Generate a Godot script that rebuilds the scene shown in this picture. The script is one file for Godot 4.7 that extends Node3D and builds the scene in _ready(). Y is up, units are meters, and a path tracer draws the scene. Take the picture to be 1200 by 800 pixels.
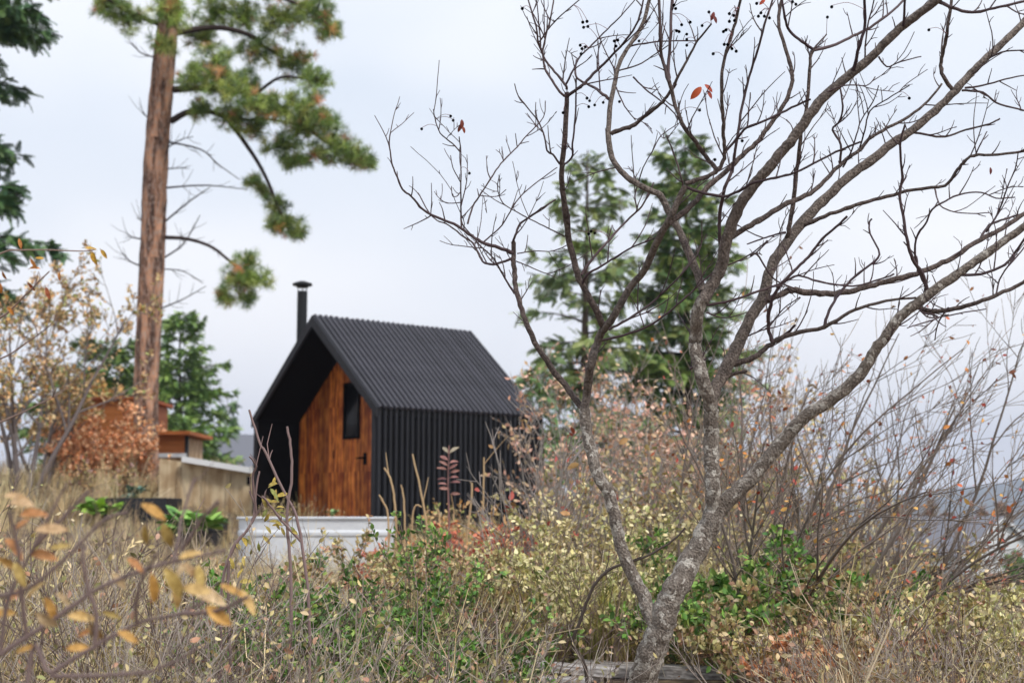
extends Node3D

const F := 1667.0            # focal length in photograph pixels (50 mm lens)
const EYE := Vector3(0, 1.6, 0)
const PITCH := 0.11941       # camera looks slightly up the slope
var rng := RandomNumberGenerator.new()
var M := {}                  # materials
var SH := {}                 # shared meshes
var used := {}

# ---------------------------------------------------------------- geometry helper
class Geo:
	var v := PackedVector3Array()
	var n := PackedVector3Array()
	var c := PackedColorArray()
	var uv := PackedVector2Array()
	var ix := PackedInt32Array()

	func vert(p: Vector3, nn: Vector3, col: Color, t := Vector2.ZERO) -> int:
		v.append(p); n.append(nn); c.append(col); uv.append(t)
		return v.size() - 1

	func tri(a: Vector3, b: Vector3, d: Vector3, nn: Vector3, col: Color) -> void:
		var i := v.size()
		vert(a, nn, col); vert(b, nn, col); vert(d, nn, col)
		if (d - a).cross(b - a).dot(nn) >= 0.0:
			ix.append_array([i, i + 1, i + 2])
		else:
			ix.append_array([i, i + 2, i + 1])

	func quad(a: Vector3, b: Vector3, d: Vector3, e: Vector3, nn: Vector3, col: Color) -> void:
		tri(a, b, d, nn, col); tri(a, d, e, nn, col)

	# polygon (convex, in plane spanned by x,y of basis at origin o) extruded by vector ext
	func prism(poly: PackedVector3Array, ext: Vector3, col: Color) -> void:
		var mid := Vector3.ZERO
		for p in poly: mid += p
		mid /= poly.size()
		var e := ext.normalized()
		for k in range(1, poly.size() - 1):
			tri(poly[0], poly[k], poly[k + 1], -e, col)
			tri(poly[0] + ext, poly[k] + ext, poly[k + 1] + ext, e, col)
		for k in poly.size():
			var a := poly[k]
			var b := poly[(k + 1) % poly.size()]
			var nn := (b - a).cross(ext).normalized()
			if nn.dot((a + b) * 0.5 - mid) < 0.0: nn = -nn
			quad(a, b, b + ext, a + ext, nn, col)

	func box(lo: Vector3, hi: Vector3, col: Color, ch := 0.0) -> void:
		var poly := PackedVector3Array()
		if ch <= 0.0:
			poly = PackedVector3Array([Vector3(lo.x, lo.y, lo.z), Vector3(hi.x, lo.y, lo.z), Vector3(hi.x, hi.y, lo.z), Vector3(lo.x, hi.y, lo.z)])
		else:
			poly = PackedVector3Array([Vector3(lo.x + ch, lo.y, lo.z), Vector3(hi.x - ch, lo.y, lo.z), Vector3(hi.x, lo.y + ch, lo.z), Vector3(hi.x, hi.y - ch, lo.z),
				Vector3(hi.x - ch, hi.y, lo.z), Vector3(lo.x + ch, hi.y, lo.z), Vector3(lo.x, hi.y - ch, lo.z), Vector3(lo.x, lo.y + ch, lo.z)])
		prism(poly, Vector3(0, 0, hi.z - lo.z), col)

	func tube(p: PackedVector3Array, r: PackedFloat32Array, sides: int, col: Color, lump := 0.0, noise: FastNoiseLite = null, col2 := Color(-1, 0, 0)) -> void:
		var m := p.size()
		if m < 2: return
		var start := v.size()
		var t0 := (p[1] - p[0]).normalized()
		var u := t0.cross(Vector3.UP if absf(t0.y) < 0.9 else Vector3.RIGHT).normalized()
		var run := 0.0
		for k in m:
			var t: Vector3
			if k == 0: t = t0
			elif k == m - 1: t = (p[k] - p[k - 1]).normalized()
			else: t = (p[k + 1] - p[k - 1]).normalized()
			u = (u - t * u.dot(t))
			u = u.normalized() if u.length() > 1e-6 else t.cross(Vector3(0.3, 0.5, 0.8)).normalized()
			var w := t.cross(u)
			if k > 0: run += p[k].distance_to(p[k - 1])
			var cc := col if col2.r < 0.0 else col.lerp(col2, float(k) / (m - 1))
			for s in sides:
				var a := TAU * s / sides
				var dr := u * cos(a) + w * sin(a)
				var rr := r[k]
				if lump > 0.0:
					rr *= 1.0 + lump * noise.get_noise_3dv((p[k] + dr * r[k]) * 1.0)
				vert(p[k] + dr * rr, dr, cc, Vector2(float(s) / sides, run))
		for k in m - 1:
			for s in sides:
				var a := start + k * sides + s
				var b := start + k * sides + (s + 1) % sides
				ix.append_array([a, b + sides, b, a, a + sides, b + sides])
		# tip cap
		var tip := vert(p[m - 1], (p[m - 1] - p[m - 2]).normalized(), col if col2.r < 0.0 else col2)
		var last := start + (m - 1) * sides
		for s in sides:
			ix.append_array([last + s, tip, last + (s + 1) % sides])

	func sphere(o: Vector3, r: float, col: Color, seg := 8, rings := 5) -> void:
		var start := v.size()
		for j in rings + 1:
			var ph := PI * j / rings
			for i in seg:
				var a := TAU * i / seg
				var d := Vector3(sin(ph) * cos(a), cos(ph), sin(ph) * sin(a))
				vert(o + d * r, d, col)
		for j in rings:
			for i in seg:
				var a := start + j * seg + i
				var b := start + j * seg + (i + 1) % seg
				ix.append_array([a, b + seg, a + seg, a, b, b + seg])

	# profile (radius, height) turned about y
	func lathe(pr: PackedVector2Array, o: Vector3, sides: int, col: Color) -> void:
		for k in pr.size() - 1:
			var a := pr[k]
			var b := pr[k + 1]
			var nd := Vector2(b.y - a.y, a.x - b.x).normalized()
			var start := v.size()
			for s in sides + 1:
				var an := TAU * s / sides
				var d := Vector3(cos(an), 0, sin(an))
				var nn := d * nd.x + Vector3.UP * nd.y
				vert(o + d * a.x + Vector3.UP * a.y, nn, col)
				vert(o + d * b.x + Vector3.UP * b.y, nn, col)
			for s in sides:
				var i := start + s * 2
				ix.append_array([i, i + 2, i + 1, i + 1, i + 2, i + 3])

	# curved pointed leaf from o along d, face towards f; fold and bend give it body
	func leaf(o: Vector3, d: Vector3, f: Vector3, length: float, width: float, col: Color, bend := 0.25, segs := 4, fold := 0.22) -> void:
		var x := d.cross(f).normalized()
		var z := x.cross(d).normalized()
		var start := v.size()
		for k in segs + 1:
			var t := float(k) / segs
			var w := width * 0.5 * pow(sin(PI * clampf(t * 0.94 + 0.04, 0.0, 1.0)), 0.75)
			if k == segs: w = 0.0
			var m := o + d * (length * t) - z * (bend * length * t * t)
			var nn := (z + d * (2.0 * bend * t)).normalized()
			vert(m - x * w + z * w * fold, (nn + x * fold).normalized(), col)
			vert(m, nn, col)
			vert(m + x * w + z * w * fold, (nn - x * fold).normalized(), col)
		for k in segs:
			var i := start + k * 3
			ix.append_array([i, i + 4, i + 1, i, i + 3, i + 4, i + 1, i + 5, i + 2, i + 1, i + 4, i + 5])

	func ribbon(p: PackedVector3Array, w: PackedFloat32Array, side: Vector3, nn: Vector3, col: Color) -> void:
		var start := v.size()
		var m := p.size()
		var flip := side.cross(p[1] - p[0]).dot(nn) < 0.0
		for k in m:
			var t := p[mini(k + 1, m - 1)] - p[maxi(k - 1, 0)]
			var gn := side.cross(t).normalized()
			if flip: gn = -gn
			vert(p[k] - side * w[k], gn, col)
			vert(p[k] + side * w[k], gn, col)
		for k in m - 1:
			var i := start + k * 2
			if flip: ix.append_array([i, i + 1, i + 3, i, i + 3, i + 2])
			else: ix.append_array([i, i + 3, i + 1, i, i + 2, i + 3])

	func mesh(mat: Material) -> ArrayMesh:
		var a := []
		a.resize(Mesh.ARRAY_MAX)
		a[Mesh.ARRAY_VERTEX] = v; a[Mesh.ARRAY_NORMAL] = n; a[Mesh.ARRAY_COLOR] = c; a[Mesh.ARRAY_TEX_UV] = uv; a[Mesh.ARRAY_INDEX] = ix
		var am := ArrayMesh.new()
		am.add_surface_from_arrays(Mesh.PRIMITIVE_TRIANGLES, a)
		am.surface_set_material(0, mat)
		return am

# ---------------------------------------------------------------- scene helpers
func C(r: float, g: float, b: float) -> Color:      # 0..255 display values to a linear colour
	return Color(r / 255.0, g / 255.0, b / 255.0).srgb_to_linear()

func P(px: float, py: float, d: float) -> Vector3:  # point at depth d along the lens axis
	var q := Vector3((px - 600.0) / F, (400.0 - py) / F, -1.0) * d
	return EYE + q.rotated(Vector3.RIGHT, PITCH)

func interp(tb: Array, d: float) -> float:
	if d <= tb[0][0]: return tb[0][1]
	for k in range(1, tb.size()):
		if d <= tb[k][0]:
			var t: float = (d - tb[k - 1][0]) / (tb[k][0] - tb[k - 1][0])
			return lerpf(tb[k - 1][1], tb[k][1], t)
	return tb[tb.size() - 1][1]

var RIDGE := [[0.0, -1.3], [3.0, -0.92], [4.5, -0.78], [6.0, -0.70], [10.0, -0.68], [14.5, -0.62], [18.0, -0.45], [24.0, -0.1], [30.0, 0.15], [60.0, 0.6], [200.0, 1.0]]
var VALLEY := [[7.0, -0.68], [12.0, -1.0], [30.0, -2.6], [60.0, -4.0], [120.0, -6.6], [200.0, -10.0], [1000.0, -18.0], [5000.0, -18.0]]
var gn := FastNoiseLite.new()

func ground_y(x: float, z: float) -> float:
	var d := maxf(-z, 0.0)
	var q := x / maxf(d, 0.5)
	var h := interp(RIDGE, d)
	h += 0.4 * smoothstep(-0.08, -0.28, q) * smoothstep(10.0, 20.0, d)
	var w := smoothstep(0.07, 0.24, q) * smoothstep(7.0, 12.0, d)
	h = lerpf(h, interp(VALLEY, d), w)
	h += gn.get_noise_2d(x * 8.0, z * 8.0) * 0.06 * (1.0 if d < 60.0 else 0.0)
	return EYE.y + h

func at(px: float, d: float, sink := 0.03) -> Vector3:   # ground point in a picture column
	var x := (px - 600.0) / F * d * 0.993
	return Vector3(x, ground_y(x, -d) - sink, -d)

func numbered(s: String) -> String:
	used[s] = used.get(s, -1) + 1
	return s if used[s] == 0 else "%s_%03d" % [s, used[s]]

func thing(called: String, label: String, category: String, pos: Vector3, group := "") -> Node3D:
	var o := Node3D.new()
	o.name = numbered(called)
	add_child(o)
	o.position = pos
	tag(o, label, category, group)
	return o

func tag(o: Node, label: String, category: String, group := "", kind := "") -> void:
	if label: o.set_meta("label", label)
	if category: o.set_meta("category", category)
	if group: o.set_meta("group", group)
	if kind: o.set_meta("kind", kind)

func part(called: String, g: Geo, mat: Material, parent: Node) -> MeshInstance3D:
	var o := MeshInstance3D.new()
	o.name = called
	o.mesh = g.mesh(mat)
	parent.add_child(o, true)
	return o

func shared(called: String, mesh: Mesh, parent: Node, xf: Transform3D) -> MeshInstance3D:
	var o := MeshInstance3D.new()
	o.name = called
	o.mesh = mesh
	o.transform = xf
	parent.add_child(o, true)
	return o

func scatter(called: String, mesh: Mesh, xf: Array, cols: PackedColorArray, parent: Node) -> MultiMeshInstance3D:
	var mm := MultiMesh.new()
	mm.transform_format = MultiMesh.TRANSFORM_3D
	mm.use_colors = true
	mm.mesh = mesh
	mm.instance_count = xf.size()
	for k in xf.size():
		mm.set_instance_transform(k, xf[k])
		mm.set_instance_color(k, cols[k])
	var o := MultiMeshInstance3D.new()
	o.name = called
	o.multimesh = mm
	o.set_meta("kind", "stuff")
	parent.add_child(o, true)
	return o

func rv() -> Vector3:
	var a := rng.randf() * TAU
	var y := rng.randf_range(-1, 1)
	var s := sqrt(1.0 - y * y)
	return Vector3(cos(a) * s, y, sin(a) * s)

func aim(pos: Vector3, d: Vector3, roll: float, size: float) -> Transform3D:  # +Y along d
	var y := d.normalized()
	var x := y.cross(Vector3.UP if absf(y.y) < 0.95 else Vector3.RIGHT).normalized().rotated(y, roll)
	var z := x.cross(y)
	return Transform3D(Basis(x * size, y * size, z * size), pos)

func pick(pal: Array) -> Color:
	var c: Color = pal[rng.randi() % pal.size()]
	var k := rng.randf_range(0.75, 1.25)
	return Color(c.r * k * rng.randf_range(0.93, 1.07), c.g * k, c.b * k * rng.randf_range(0.9, 1.1))

# ---------------------------------------------------------------- textures and materials
func noise_img(sz: int, freq: float, sd: int, oct := 4, type := FastNoiseLite.TYPE_SIMPLEX_SMOOTH) -> Image:
	var f := FastNoiseLite.new()
	f.noise_type = type
	f.seed = sd
	f.frequency = freq
	f.fractal_octaves = oct
	return f.get_seamless_image(sz, sz, false, false, 0.15, true)

func mix_tex(sz: int, f: Callable) -> ImageTexture:
	var im := Image.create(sz, sz, false, Image.FORMAT_RGB8)
	for y in sz:
		for x in sz:
			im.set_pixel(x, y, f.call(x, y))
	return ImageTexture.create_from_image(im)

func std(col: Color, rough: float, vc := true) -> StandardMaterial3D:
	var m := StandardMaterial3D.new()
	m.albedo_color = col
	m.roughness = rough
	m.vertex_color_use_as_albedo = vc
	m.cull_mode = BaseMaterial3D.CULL_DISABLED
	return m

func tri_mat(t: Texture2D, rough: float, scale: Vector3, bump: Texture2D = null, bump_cm := 0.5) -> StandardMaterial3D:
	var m := std(Color.WHITE, rough)
	m.albedo_texture = t
	m.uv1_triplanar = true
	m.uv1_scale = scale
	if bump:
		m.heightmap_enabled = true
		m.heightmap_texture = bump
		m.heightmap_scale = bump_cm
	return m

func make_materials() -> void:
	var a := noise_img(256, 0.02, 1)
	var b := noise_img(256, 0.06, 2)
	var e := noise_img(256, 0.012, 3, 2)
	var cell := noise_img(256, 0.03, 4, 3, FastNoiseLite.TYPE_CELLULAR)
	# grey bark with pale lichen blotches
	var fine := noise_img(512, 0.075, 21, 3)
	var mid := noise_img(512, 0.022, 22, 3)
	var spots := noise_img(512, 0.016, 23, 2)
	M.bark = tri_mat(mix_tex(512, func(x, y):
		var f: float = fine.get_pixel(x, y).r
		var m: float = mid.get_pixel(x, y).r
		var c := Color(0.33, 0.30, 0.275).lerp(Color(0.62, 0.585, 0.55), smoothstep(0.22, 0.78, f * 0.6 + m * 0.4))
		var l: float = smoothstep(0.62, 0.68, spots.get_pixel(x, y).r * 0.8 + f * 0.2)
		return c.lerp(Color(0.84, 0.83, 0.80), l * (0.65 + 0.35 * f))), 0.95, Vector3(3.0, 2.4, 3.0), ImageTexture.create_from_image(fine), 0.5)
	M.limb_bark = tri_mat(mix_tex(512, func(x, y):
		var f: float = fine.get_pixel(x, y).r
		var m: float = mid.get_pixel(x, y).r
		return Color(0.29, 0.26, 0.245).lerp(Color(0.62, 0.58, 0.55), smoothstep(0.2, 0.8, f * 0.55 + m * 0.45))), 0.95, Vector3(3.0, 2.4, 3.0), ImageTexture.create_from_image(fine), 0.5)
	M.twig = std(Color.WHITE, 0.75)
	# pine bark: vertical orange-brown plates with dark furrows
	M.pine_bark = tri_mat(mix_tex(256, func(x, y):
		var s: float = cell.get_pixel(x, y / 3).r * 0.6 + a.get_pixel(x, (y / 2 + 40) % 256).r * 0.4
		var f: float = smoothstep(0.3, 0.62, s)
		var c := Color(0.25, 0.17, 0.14).lerp(Color(0.82, 0.62, 0.50), f)
		return c.lerp(Color(0.70, 0.64, 0.61), 0.75 * smoothstep(0.45, 0.75, b.get_pixel(y, x).r))), 0.95, Vector3(1.3, 0.5, 1.3), ImageTexture.create_from_image(a), 2.5)
	# stained cedar, grain along y
	var gr := noise_img(256, 0.05, 7, 4)
	M.wood = tri_mat(mix_tex(256, func(x, y):
		var s: float = gr.get_pixel(x, y / 16).r * 0.55 + b.get_pixel(x, y / 16 + 70).r * 0.45
		var k: float = e.get_pixel(x, y).r
		var c := Color(0.50, 0.20, 0.07).lerp(Color(1.0, 0.62, 0.28), smoothstep(0.25, 0.75, s * 0.75 + k * 0.25))
		return c), 0.6, Vector3(1.6, 1.1, 1.6), ImageTexture.create_from_image(gr), 0.1)
	M.cedar = tri_mat(mix_tex(256, func(x, y):
		var s: float = gr.get_pixel(x / 8, y).r
		return Color(0.66, 0.38, 0.18).lerp(Color(0.80, 0.50, 0.25), s)), 0.7, Vector3(0.8, 0.8, 0.8))
	M.ply = tri_mat(mix_tex(256, func(x, y):
		var s: float = a.get_pixel(x, y).r * 0.6 + gr.get_pixel(x, y / 6).r * 0.4
		return Color(0.68, 0.58, 0.45).lerp(Color(0.86, 0.79, 0.66), smoothstep(0.2, 0.7, s))), 0.85, Vector3(0.6, 0.4, 0.6))
	M.grey_wood = tri_mat(mix_tex(256, func(x, y):
		var s: float = gr.get_pixel(y, x / 10).r * 0.6 + b.get_pixel(x, y).r * 0.4
		return Color(0.50, 0.475, 0.46).lerp(Color(0.86, 0.84, 0.83), smoothstep(0.25, 0.7, s))), 0.9, Vector3(1.2, 3.0, 3.0), ImageTexture.create_from_image(gr), 0.3)
	M.char = tri_mat(mix_tex(256, func(x, y):
		var s: float = gr.get_pixel(x, y / 8).r * 0.5 + a.get_pixel(x, y).r * 0.5
		return Color(0.085, 0.09, 0.11).lerp(Color(0.17, 0.175, 0.205), s)), 0.62, Vector3(1.5, 0.6, 1.5), ImageTexture.create_from_image(gr), 0.08)
	M.char_roof = tri_mat(mix_tex(256, func(x, y):
		var s: float = gr.get_pixel(x, y / 8).r * 0.5 + a.get_pixel(x, y).r * 0.5
		return Color(0.235, 0.23, 0.26).lerp(Color(0.35, 0.345, 0.38), s)), 0.5, Vector3(1.5, 0.6, 1.5))
	M.black = std(Color(0.07, 0.07, 0.075), 0.7)
	M.black.metallic_specular = 0.2
	M.iron = std(Color(0.10, 0.11, 0.12), 0.45)
	M.iron.metallic = 0.3
	M.zinc = tri_mat(mix_tex(256, func(x, y):
		var s: float = cell.get_pixel(x, y).r * 0.5 + a.get_pixel(x, y).r * 0.5
		return Color(0.82, 0.84, 0.87).lerp(Color(0.92, 0.935, 0.95), s)), 0.5, Vector3(1.4, 1.4, 1.4))
	M.zinc.metallic = 0.1
	M.soil = std(Color(0.16, 0.13, 0.11), 1.0)
	M.ground = tri_mat(mix_tex(256, func(x, y):
		var s: float = a.get_pixel(x, y).r * 0.5 + b.get_pixel(x, y).r * 0.5
		return Color(0.26, 0.21, 0.17).lerp(Color(0.58, 0.50, 0.39), smoothstep(0.25, 0.75, s))), 1.0, Vector3(0.7, 0.7, 0.7))
	M.white = std(Color(0.92, 0.93, 0.94), 0.5)
	M.roof_grey = std(Color(0.40, 0.41, 0.44), 0.7)
	M.glass = std(Color(0.10, 0.10, 0.11, 0.45), 0.08, false)
	M.glass.metallic_specular = 0.3
	M.glass.transparency = BaseMaterial3D.TRANSPARENCY_ALPHA
	M.hill = std(Color.WHITE, 1.0)
	M.leaf = std(Color.WHITE, 0.6)
	M.leaf.backlight = Color(0.7, 0.68, 0.58)
	M.spotted_leaf = tri_mat(mix_tex(256, func(x, y):
		var k: float = a.get_pixel(x, y).r
		var c := Color(0.78, 0.74, 0.66).lerp(Color(1, 1, 1), smoothstep(0.3, 0.6, k))
		return c.lerp(Color(0.45, 0.32, 0.24), 0.8 * smoothstep(0.66, 0.72, b.get_pixel(x, y).r * 0.6 + k * 0.4))), 0.65, Vector3(14, 14, 14))
	M.spotted_leaf.backlight = Color(0.7, 0.66, 0.5)
	M.needle = std(Color.WHITE, 0.55)
	M.needle.backlight = Color(0.5, 0.5, 0.38)
	M.grass = std(Color.WHITE, 0.75)
	M.grass.backlight = Color(0.6, 0.58, 0.5)
	M.berry = std(Color(0.09, 0.07, 0.10), 0.35)

func make_shared() -> void:
	var g := Geo.new()
	g.leaf(Vector3.ZERO, Vector3.UP, Vector3.BACK, 1.0, 0.56, Color.WHITE, 0.22, 3)
	SH.leaf = g.mesh(M.leaf)
	g = Geo.new()
	g.leaf(Vector3.ZERO, Vector3.UP, Vector3.BACK, 1.0, 0.3, Color.WHITE, 0.3, 3)
	SH.narrow = g.mesh(M.leaf)
	# fir spray: a flat twig with short needles on both sides, 1 long
	g = Geo.new()
	rng.seed = 5
	for side in [-1, 1]:
		for k in 13:
			var t := 0.06 + k * 0.072
			var l := (1.0 - t * 0.75) * 0.42
			var d := Vector3(side * 0.8, 0.62, rng.randf_range(-0.22, 0.1)).normalized()
			var o := Vector3(0, t, -0.12 * t * t)
			var pts := PackedVector3Array([o, o + d * l * 0.5, o + d * l - Vector3(0, 0, 0.06)])
			g.ribbon(pts, PackedFloat32Array([0.014, 0.03, 0.004]), Vector3(0.6, -0.8 * side, 0).normalized() * 1.0, Vector3.BACK, Color.WHITE)
	g.ribbon(PackedVector3Array([Vector3.ZERO, Vector3(0, 0.5, -0.03), Vector3(0, 1.0, -0.12)]), PackedFloat32Array([0.03, 0.04, 0.01]), Vector3.RIGHT, Vector3.BACK, Color(0.8, 0.75, 0.6))
	SH.spray = g.mesh(M.needle)
	# pine tuft: long needles fanning from a twig end, needle length 1
	for variant in 2:
		g = Geo.new()
		for k in 46:
			var d := (rv() * 0.95 + Vector3(0, 0.45, 0)).normalized()
			var o := Vector3(0, rng.randf_range(-0.35, 0.15), 0)
			var s := d.cross(rv()).normalized()
			var l := rng.randf_range(0.7, 1.05)
			g.ribbon(PackedVector3Array([o, o + d * l * 0.6, o + d * l + Vector3(0, -0.08, 0)]), PackedFloat32Array([0.012, 0.02, 0.006]), s, s.cross(d), Color.WHITE)
		SH["tuft%d" % variant] = g.mesh(M.needle)
	# a bent dry stalk with two forks, 1 long
	g = Geo.new()
	g.tube(PackedVector3Array([Vector3.ZERO, Vector3(0.03, 0.3, 0.02), Vector3(0.02, 0.65, 0.09), Vector3(-0.05, 1.0, 0.22)]), PackedFloat32Array([0.006, 0.0055, 0.0045, 0.003]), 3, Color.WHITE)
	g.tube(PackedVector3Array([Vector3(0.03, 0.4, 0.03), Vector3(0.12, 0.55, 0.0), Vector3(0.17, 0.72, 0.03)]), PackedFloat32Array([0.004, 0.0035, 0.0025]), 3, Color.WHITE)
	g.tube(PackedVector3Array([Vector3(0.02, 0.62, 0.08), Vector3(-0.08, 0.72, 0.05), Vector3(-0.13, 0.9, 0.1)]), PackedFloat32Array([0.004, 0.0035, 0.0025]), 3, Color.WHITE)
	SH.straw = g.mesh(M.grass)
	# grass tufts, about 1 high
	for variant in 4:
		g = Geo.new()
		var nb: int = [20, 16, 14, 18][variant]
		for k in nb:
			var az := rng.randf() * TAU
			var out := Vector3(cos(az), 0, sin(az))
			var hgt := rng.randf_range(0.45, 1.0)
			var lean: float = rng.randf_range(0.05, 0.45) if variant < 2 else rng.randf_range(0.3, 1.0)
			if variant == 3: lean = rng.randf_range(0.0, 0.2)
			var o := out * rng.randf_range(0.0, 0.16)
			var side := out.cross(Vector3.UP).rotated(Vector3.UP, rng.randf_range(-0.8, 0.8))
			var pts := PackedVector3Array()
			var ws := PackedFloat32Array()
			for q in 5:
				var t := q / 4.0
				pts.append(o + Vector3.UP * (hgt * t * (1.0 - 0.35 * lean * t)) + out * (lean * t * t * hgt * 0.8))
				ws.append(0.0085 * (1.0 - 0.85 * t))
			var cc := Color.WHITE * rng.randf_range(0.7, 1.15)
			g.ribbon(pts, ws, side, out.lerp(Vector3.UP, 0.4).normalized(), cc)
			if variant != 2 and k % 3 == 0:      # seed head
				var tip := pts[4]
				var dd := (pts[4] - pts[3]).normalized()
				for q in 7:
					var sd := (dd + rv() * 0.55).normalized()
					g.leaf(tip - dd * 0.02 * q, sd, rv(), 0.05, 0.014, cc * 0.95, 0.1, 2)
		SH["grass%d" % variant] = g.mesh(M.grass)

# ---------------------------------------------------------------- plants
func grow(g: Geo, lv: Dictionary, p0: Vector3, dir: Vector3, length: float, r0: float, lvl: int, o: Dictionary) -> void:
	var segs := clampi(int(length / 0.07), 3, 12)
	var pts := PackedVector3Array([p0])
	var rad := PackedFloat32Array([r0])
	var d := dir.normalized()
	var p := p0
	var wig: float = o.wig
	var bend: Vector3 = o.bend
	var rmin: float = o.rmin
	for k in segs:
		d = (d + rv() * wig + bend * (1.0 / segs) * (1.0 if lvl == 0 else 0.5)).normalized()
		p += d * (length / segs)
		pts.append(p)
		rad.append(maxf(r0 * (1.0 - 0.8 * (k + 1.0) / segs), rmin * (1.0 if k < segs - 1 else 0.6)))
	var sc: Color = o.stem if lvl < 2 else o.twig
	g.tube(pts, rad, 6 if r0 > 0.012 else (4 if r0 > 0.004 else 3), sc * rng.randf_range(0.8, 1.2))
	var levels: int = o.levels
	if lvl < levels:
		var kids: int = o.kids[lvl]
		kids = int(round(kids * rng.randf_range(0.7, 1.3)))
		for q in kids:
			var t := rng.randf_range(o.from, 0.98)
			var i := clampi(int(t * segs), 0, segs - 1)
			var pp := pts[i].lerp(pts[i + 1], t * segs - i)
			var dd := (pts[i + 1] - pts[i]).normalized()
			var ax := dd.cross(rv()).normalized()
			var nd := dd.rotated(ax, o.ang * rng.randf_range(0.6, 1.35))
			nd = (nd + Vector3.UP * o.lift).normalized()
			grow(g, lv, pp, nd, length * o.ratio * rng.randf_range(0.6, 1.15) * (1.15 - 0.55 * t), maxf(rad[i] * 0.6, rmin), lvl + 1, o)
	if lvl >= o.leaf_lvl:
		var ln: float = o.leaves
		var cnt := int(ln) + (1 if rng.randf() < ln - int(ln) else 0)
		for q in cnt:
			var t := rng.randf_range(0.2, 1.0)
			var i := clampi(int(t * segs), 0, segs - 1)
			var pp := pts[i].lerp(pts[i + 1], t * segs - i)
			var dd := (pts[i + 1] - pts[i]).normalized()
			var ldir := (dd * 0.5 + rv() * 0.8 + Vector3(0, o.hang, 0)).normalized()
			lv.x.append(aim(pp, ldir, rng.randf() * TAU, o.size * rng.randf_range(0.6, 1.25)))
			lv.c.append(pick(o.pal))

var BASE := {"stems": 6, "height": 1.0, "r": 0.012, "rmin": 0.0018, "lean": 0.5, "wig": 0.10, "bend": Vector3(0, 0.2, 0), "levels": 2, "kids": [6, 4, 3], "from": 0.25, "ang": 0.7,
	"lift": 0.15, "ratio": 0.5, "leaf_lvl": 1, "leaves": 4.0, "size": 0.035, "hang": -0.15, "mesh": "leaf", "stem": Color(0.16, 0.13, 0.115), "twig": Color(0.19, 0.155, 0.14), "bias": Vector3.ZERO, "foot": 0.06, "group": "", "pal": [Color(0.3, 0.2, 0.1)], "az": -1.0}

func shrub(called: String, label: String, category: String, pos: Vector3, sd: int, opt: Dictionary) -> Node3D:
	var o := BASE.duplicate()
	o.merge(opt, true)
	rng.seed = sd
	var root := thing(called, label, category, pos, o.group)
	var lv := {"x": [], "c": PackedColorArray()}
	for k in o.stems:
		var az: float = TAU * (k + rng.randf_range(-0.4, 0.4)) / float(o.stems)
		var ln: float = o.lean * rng.randf_range(0.25, 1.2)
		var d: Vector3 = (Vector3(cos(az) * sin(ln), cos(ln), sin(az) * sin(ln)) + o.bias).normalized()
		var g := Geo.new()
		var f: Vector3 = Vector3(cos(az), 0, sin(az)) * o.foot * rng.randf()
		var r: float = o.r * rng.randf_range(0.7, 1.2)
		grow(g, lv, f - Vector3(0, 0.05, 0), d, o.height * rng.randf_range(0.7, 1.15), r, 0, o)
		part("stem" if o.stems > 1 else "trunk", g, M.twig, root)
	if lv.x.size() > 0:
		scatter("foliage", SH[o.mesh], lv.x, lv.c, root)
	return root

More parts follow.
